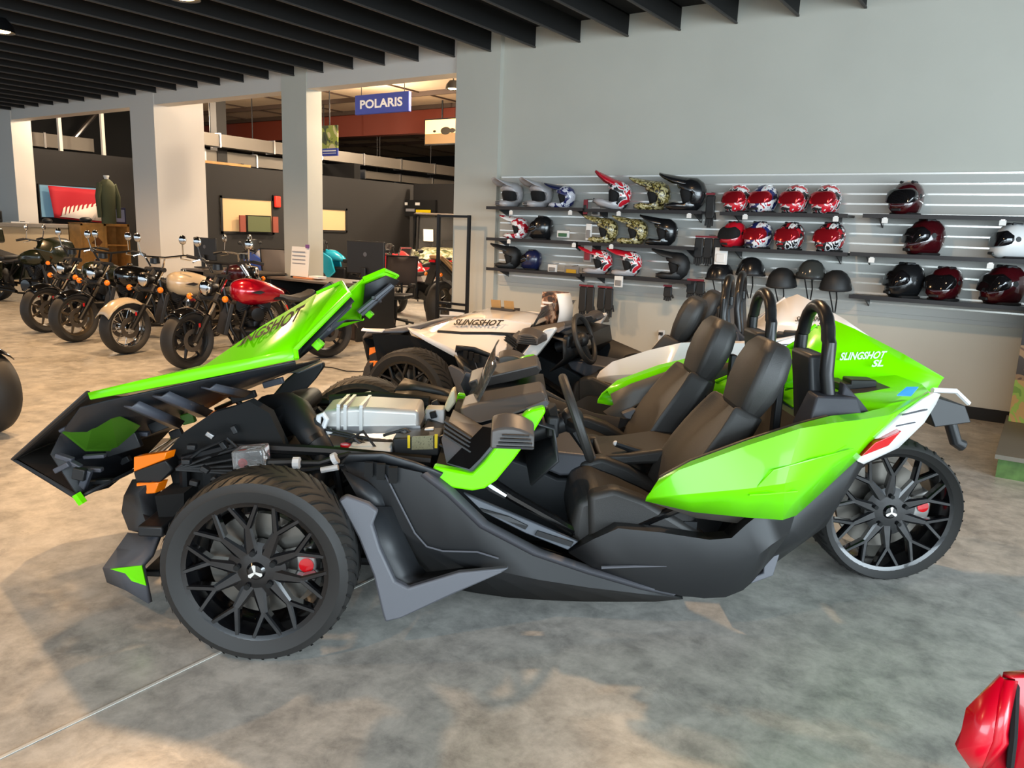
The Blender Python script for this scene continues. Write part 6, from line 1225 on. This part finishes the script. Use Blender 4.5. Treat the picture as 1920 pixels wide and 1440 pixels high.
def office_chair(x, y, rz, mesh, label):
    t = thing('office_chair', label, 'chair', (x, y, 0), rz, 'office chairs')
    MB().box((0, 0, 0.47), (0.48, 0.46, 0.07)).build('seat', M_DKPLASTIC, t, bevel=0.03)
    rows = [[(u*0.24, 0.24+0.03*(1-u*u)+0.05*v, 0.62+0.44*v) for u in (-1, -0.5, 0, 0.5, 1)] for v in (0, 0.5, 1)]
    MB().loft(rows).build('backrest', mesh, t, solid=0.012)
    MB().tube([(-0.25, 0.24, 0.60), (-0.25, 0.29, 1.07), (0.25, 0.29, 1.07), (0.25, 0.24, 0.60)], 0.018, 8, closed=True).build('back_frame', M_DKPLASTIC, t)
    MB().cyl((0, 0, 0.1), (0, 0, 0.45), 0.03, 10).tube([(0, 0.1, 0.44), (0, 0.28, 0.5), (0, 0.27, 0.66)], 0.02, 8).build('column', M_BLKMETAL, t)
    for k in range(5):
        a = 2*PI*k/5; MB().tube([(0, 0, 0.12), (0.30*math.cos(a), 0.30*math.sin(a), 0.07)], 0.02, 6).ball((0.30*math.cos(a), 0.30*math.sin(a), 0.03), 0.03, 8, 6).build('caster_leg', M_DKPLASTIC, t)
    for sg in (-1, 1): MB().tube([(sg*0.26, 0.1, 0.47), (sg*0.29, 0.05, 0.66), (sg*0.29, -0.14, 0.67)], 0.018, 8).build('armrest', M_DKPLASTIC, t)
office_chair(-10.9, 8.85, PI+0.3, mat('grey_mesh', '8b8078', 0.9), 'office chair with a pale mesh back left of the narrow column')
office_chair(*(-8.249,8.819), 0.4, mat('dark_mesh', '4a403c', 0.9), 'office chair with a dark mesh back in front of the tan seated motorcycle')
o = thing('desk_papers', 'orange and white papers on the sales desk under the monitor', 'papers', (-8.65, 7.45, 0.752)); MB().box((0, 0, 0.01), (0.4, 0.2, 0.02)).build('folder', mat('orange_folder', 'd68a5c', 0.6), o); MB().box((0.2, 0, 0.03), (0.2, 0.15, 0.03)).build('sheets', M_PAPER, o)
o = thing('pedestal_cabinet', 'dark drawer unit under the sales desk behind the far hood wing', 'drawer unit', (-7.75, 7.52, 0)); o.scale = (0.7, 1, 0.95); MB().box((0, 0, 0.33), (0.7, 0.5, 0.66)).build('case', mat('dark_cabinet', '2c2321', 0.5), o, bevel=0.006)
for k in range(2): MB().box((0, -0.255, 0.17+0.32*k), (0.66, 0.012, 0.29)).build('drawer', mat('dark_cabinet', '2c2321', 0.5), o, bevel=0.006)
# black framed board beside the pillar
a, c = (-6.485,7.72,1.69), (-5.997,7.72,0.393)
t = thing('display_rack', 'tall open black steel rack standing before the grey pillar', 'rack', ((a[0]+c[0])/2, 7.72, 0)); w2 = (c[0]-a[0])/2; h_ = a[2]
for q in (-w2, w2): MB().box((q, 0, h_/2), (0.035, 0.035, h_)).build('post', M_BLKMETAL, t)
for z_ in (h_-0.018, 0.50, 0.58): MB().box((0, 0, z_), (2*w2, 0.03, 0.03)).build('cross_bar', M_BLKMETAL, t)
for q in (-w2, w2): MB().box((q, 0, 0.015), (0.05, 0.36, 0.03)).build('foot', M_BLKMETAL, t)
MB().box((w2*0.35, 0.0, 0.31), (0.24, 0.015, 0.36)).build('white_panel', M_PAPER, t)
# side-by-side off-road vehicle in camouflage
t = thing('off_road_buggy', 'camouflage side-by-side buggy with a roof at the back of the hall', 'buggy', (-11.75, 14.0, 0), 2.35); t.scale = (0.88, 0.88, 0.95)
M_BCAMO = pattern_mat('buggy_camo', ['55603f', '6f7a4c', 'b9b58a', 'e0dcc8'], 5, 0.5, 0.2)
for x in (-1.0, 1.0):
    for y in (-0.65, 0.65):
        w_ = MB().lathe([(0.16, -0.13), (0.30, -0.14), (0.34, -0.09), (0.35, 0), (0.34, 0.09), (0.30, 0.14), (0.16, 0.13)], (x, y, 0.35), 'y', 28).build('tyre', M_RUBBER, t); MB().lathe([(0, -0.10), (0.17, -0.11), (0.17, 0.11), (0, 0.10)], (x, y, 0.35), 'y', 18).build('rim', M_BLKMETAL, w_)
MB().loft([[(-1.35, y, z) for y, z in ((-0.45, 0.75), (-0.3, 0.86), (0.3, 0.86), (0.45, 0.75))], [(-0.75, y, z) for y, z in ((-0.62, 0.95), (-0.4, 1.08), (0.4, 1.08), (0.62, 0.95))], [(-0.35, y, z) for y, z in ((-0.68, 1.0), (-0.4, 1.14), (0.4, 1.14), (0.68, 1.0))]]).build('bonnet', M_BCAMO, t, solid=0.03)
MB().prism([(-1.40, -0.42, 0.45), (-1.36, -0.42, 0.76), (-1.2, -0.5, 0.80), (-1.15, -0.5, 0.42)], (0, 0.9, 0)).build('grille', M_DKPLASTIC, t, bevel=0.02)
for y in (-0.36, 0.36): MB().box((-1.37, y*0.95, 0.72), (0.04, 0.16, 0.08)).build('headlamp', M_CHROME, t, bevel=0.01)
MB().span((-0.9, -0.6, 0.35), (1.2, 0.6, 0.6)).build('chassis', M_DKPLASTIC, t, bevel=0.03)
for y in (-1, 1): MB().prism([(-0.5, y*0.66, 0.5), (-0.3, y*0.68, 0.95), (0.55, y*0.68, 0.98), (0.6, y*0.66, 0.5)], (0, y*0.04, 0)).build('door', M_BCAMO, t, bevel=0.02)
MB().span((0.6, -0.65, 0.75), (1.45, 0.65, 1.05)).build('cargo_bed', M_BCAMO, t, bevel=0.03)
for y in (-0.6, 0.6): MB().tube([(-0.45, y, 1.05), (-0.05, y*0.92, 1.88), (0.75, y*0.92, 1.90), (0.95, y, 1.0)], 0.03, 8).build('roll_cage', M_BLKMETAL, t)
MB().span((-0.15, -0.62, 1.90), (0.85, 0.62, 1.95)).build('roof', mat('buggy_roof', '6e645c', 0.5), t, bevel=0.02)
MB().loft([[(-0.42, -0.55, 1.10), (-0.42, 0.55, 1.10)], [(-0.07, -0.5, 1.86), (-0.07, 0.5, 1.86)]]).build('windscreen', M_GLASS, t, solid=0.008)
for y in (-0.3, 0.3): MB().prism([(0.0, y-0.2, 0.6), (0.3, y-0.2, 0.62), (0.5, y-0.2, 1.35), (0.42, y-0.2, 1.38), (0.22, y-0.2, 0.78), (0.0, y-0.2, 0.78)], (0, 0.4, 0)).build('seat', M_LEATHER, t, bevel=0.03)
MB().box((-0.33, 0.3, 1.42), (0.02, 0.25, 0.3), Matrix.Rotation(0.42, 3, 'Y')).build('window_sticker', M_PAPER, t)
# lit sign strip and posters on the hall wall
a = (-14.511,15.5,2.055)
struct('wall_partition', MB().span((-14.0, 15.62, 0), (-6.2, 15.75, (-14.668,15.62,2.626)[2])), M_DARKWALL, smooth=0)
t = thing('wall_sign', 'dark sign with white and yellow lines high on the far hall wall', 'sign', (a[0]+0.6, 15.55, a[2]))
MB().box((0, 0, -0.05), (1.5, 0.06, 0.42)).build('sign_panel', M_BLACK, t)
for x, z, w_, m_ in [(-0.4, 0.06, 0.4, M_PAPER), (0.15, 0.06, 0.15, M_PAPER), (-0.5, -0.10, 0.3, mat('print_grey', '8c8c92', 0.7)), (-0.1, -0.10, 0.3, mat('print_grey', '8c8c92', 0.7)), (0.35, -0.12, 0.5, mat('label_yellow', 'e8c800', 0.5))]:
    MB().box((x, -0.036, z), (w_, 0.01, 0.07)).build('lettering_bar', m_, t, smooth=0)
t = thing('hall_doorway', 'black doorway on the far hall wall behind the dark bikes', 'door', ((-15.289,15.58,1.425)[0], 15.58, 0)); MB().box((0, 0, 1.1), (1.0, 0.06, 2.2)).build('door_leaf', M_VOID, t); MB().box((0.38, -0.05, 1.05), (0.04, 0.05, 0.14)).build('handle', M_STEEL, t)
p = (-14.15,10.814,1.463)
t = thing('office_screen', 'television with red side panels standing in the lit office window', 'screen', (HX+0.10, p[1], p[2])); MB().box((0, 0, 0), (0.05, 0.62, 0.36)).build('housing', M_BLKMETAL, t); MB().box((0.028, 0, 0.0), (0.01, 0.58, 0.32)).build('display', mat('screen_green', '565b3c', 0.4, emit=0.4), t)
for sg in (-1, 1): MB().box((0.02, sg*0.42, 0.0), (0.04, 0.14, 0.34)).build('side_panel', mat('poster_red', '8c4434', 0.6), t)
p = (-14.15,11.333,1.957); t = thing('exit_beacon', 'small red beacon beside the lit office window', 'beacon', (HX+0.06, p[1]+0.02, p[2])); MB().box((0, 0, 0), (0.08, 0.14, 0.24)).build('lens', mat('beacon_red', 'e03020', 0.4, emit=0.8), t, bevel=0.02); MB().box((-0.03, 0, 0), (0.03, 0.18, 0.28)).build('base', M_BLKMETAL, t)
t = thing('timber_plank', 'pale plank lying on top of the charcoal hall wall', 'plank', (HX-0.1, 10.15, 2.622)); MB().box((0, 0, 0.03), (0.16, 1.2, 0.05)).build('board', M_WOOD, t); MB().box((0, 0.4, 0.06), (0.17, 0.05, 0.015)).build('strap', M_BLKMETAL, t)
# things behind the white three-wheeler: open box, curved card box
t = thing('cardboard_box', 'small dark box with open brown flaps standing on the white hood', 'box', (-3.535, 5.048, 0.832), 0.1)
MB().span((-0.10, -0.06, 0), (0.10, 0.06, 0.085)).build('carton', mat('carton_dark', '3a342f', 0.7), t)
for x in (-0.058, 0.06): MB().box((x, -0.05, 0.115), (0.085, 0.006, 0.065), Matrix.Rotation(0.2, 3, 'X')).build('flap', M_CARD, t)
t = thing('helmet_carton', 'printed helmet carton with a curved white side, standing on the white cowl', 'box', (-3.122, 5.163, 0.779), -0.1); t.scale = (0.72, 0.72, 0.72); zt = 0.40
MB().prism([(-0.14, -0.12, 0.0), (0.06, -0.12, 0.0), (0.075, -0.12, zt*0.9), (0.06, -0.12, zt), (-0.12, -0.12, zt)], (0, 0.24, 0)).build('printed_front', pattern_mat('carton_print', ['1d1714', '3a2a20', '7a5138', 'c9a487'], 7, 0.4, 0.1), t)
rows = [[(0.07+0.05*math.sin(PI*v)+0.0, y, zt*(0.02+0.96*v)) for y in (-0.12, 0.12)] for v in [i/8 for i in range(9)]]
MB().loft(rows).build('white_side', M_PAPER, t, solid=0.01)
for z_, w_ in ((0.72, 0.14), (0.62, 0.18), (0.58, 0.12)): MB().box((-0.04, -0.124, zt*z_), (w_, 0.006, 0.022)).build('text_line', M_PAPER, t, smooth=0)
# display platform with scenery board at the right edge
t = thing('display_platform', 'low display platform with green sides at the right edge', 'platform', (-0.12, 6.05, 0))
MB().span((0.0, 0.0, 0.0), (2.6, 1.5, 0.13)).build('base', mat('platform_green', '4a6632', 0.8, var=0.3, vscale=14), t, smooth=0); MB().span((-0.02, -0.02, 0.13), (2.62, 1.52, 0.16)).build('deck', mat('platform_deck', '6c675c', 0.6), t, smooth=0)
t = thing('scenery_board', 'tall printed board of grass and rocks standing on the display platform', 'display board', (1.08, 7.30, 0.162)); 
MB().span((-1.2, 0, 0), (1.2, 0.04, 0.34)).build('grass_picture', pattern_mat('grass_print', ['6a8a2c', '8aa23c', 'b08a4c'], 5, 0.6, 0), t, smooth=0); MB().span((-1.2, 0, 0.34), (1.2, 0.04, 0.62)).build('earth_picture', pattern_mat('earth_print', ['5a3f2a', '8a6a48', '3a2f26'], 4, 0.6, 0), t, smooth=0)
MB().span((-1.2, 0, 0.62), (1.2, 0.04, 1.1)).build('dark_picture', mat('forest_print', '2b2523', 0.6, var=0.4, vscale=5), t, smooth=0)
o = thing('spare_wheel', 'dark off-road tyre on a rim standing on the display platform by the scenery board', 'wheel', (0.42, 6.75, 0.162+0.325)); MB().lathe([(0.13, -0.12), (0.27, -0.13), (0.30, -0.08), (0.30, 0.08), (0.27, 0.13), (0.13, 0.12)], axis='x', n=30).build('carcass', M_RUBBER, o)
for k in range(22):
    a = 2*PI*k/22; MB().box((0.06*(1 if k % 2 else -1), 0.305*math.cos(a), 0.305*math.sin(a)), (0.09, 0.03, 0.03), Matrix.Rotation(a, 3, 'X')).build('tread_block', M_RUBBER, o)
MB().lathe([(0, -0.06), (0.135, -0.1), (0.135, 0.1), (0, 0.06)], axis='x', n=20).build('rim', M_BLKMETAL, o)
# red bodywork of a machine in the lower right corner
t = thing('red_off_road_machine', 'bright red angular bodywork in the lower right corner, nearest the viewer', 'vehicle', (0.0, 1.0, 0))
zr = 0.90
P1, P2, P3, P4, P5 = (-0.018,1.254,0.78), (0.026,1.365,0.86), (0.056,1.387,0.87), (0.035,1.317,0.72), (-0.011,1.302,0.82)
sub = lambda p, dz=0.0: (p[0], p[1]-1.0, p[2]+dz)
MB().loft([[sub(P1), sub(P5), sub(P2)], [sub((0.014,1.326,0.7)), sub((0.026,1.269,0.8)), sub((0.028,1.313,0.88))]]).build('front_panel', mat('red_plastic', 'c4001e', 0.3, coat=0.4), t, solid=0.012)
MB().loft([[sub((0.014,1.326,0.7)), sub((0.026,1.269,0.8)), sub((0.028,1.313,0.88))], [sub((0.048,1.329,0.7)), sub((0.048,1.321,0.78)), sub((0.041,1.343,0.87))]]).build('corner_panel', mat('red_plastic', 'c4001e', 0.3, coat=0.4), t, solid=0.012)
MB().loft([[sub((0.048,1.329,0.7)), sub((0.048,1.321,0.78)), sub((0.041,1.343,0.87)), sub((0.025,1.329,0.88))], [sub((0.199,1.401,0.7)), sub((0.183,1.374,0.8)), sub((0.169,1.395,0.9)), sub((0.171,1.44,0.9))]]).build('side_panel', mat('red_plastic', 'c4001e', 0.3, coat=0.4), t, solid=0.012)
MB().tube([sub((0.043,1.345,0.87)), sub((0.051,1.304,0.8)), sub((0.056,1.336,0.7))], 0.006, 6).build('panel_gap', M_VOID, t)
MB().lathe([(0.12, -0.11), (0.25, -0.12), (0.28, -0.07), (0.28, 0.07), (0.25, 0.12), (0.12, 0.11)], (0.42, 0.05, 0.28), 'y', 28).build('tyre', M_RUBBER, t)
MB().tube([(0.42, 0.05, 0.30), (0.45, 0.15, 0.72)], 0.04, 8).build('strut', M_BLKMETAL, t)

pth = [Vector((*q, 0.006)) for q in ((-6.375,5.61), (-6.226,5.672), (-5.957,5.634), (-5.836,5.716), (-5.832,5.901), (-5.804,6.117))]
o = MB().tube(pth, 0.006, 6).build('floor_cord', M_DKPLASTIC); tag(o, 'thin dark cord lying on the floor between the two three-wheelers', 'cord')

green = three_wheeler('open_three_wheeler', 'lime green and black open three-wheeler with its hood tilted up, nearest the viewer', 'three-wheeler', (-2.6333, 2.3757, 0), 0.60563, 'open three-wheelers', M_GREEN, True, M_DECALW, True, 'SL')
white = three_wheeler('open_three_wheeler', 'white and black open three-wheeler with its hood closed, parked behind the lime one', 'three-wheeler', (-3.82, 4.97, 0), 0.20071, 'open three-wheelers', M_WPAINT, False, M_DECAL, True, 'S')
MBt = MB().prism([(2.398,-0.38,0.921), (2.443,-0.36,0.952), (2.491,-0.36,0.954), (2.455,-0.38,0.921)], (0, 0, 0.004))
MBt.build('tape_patch', M_TAPE, green, smooth=0)
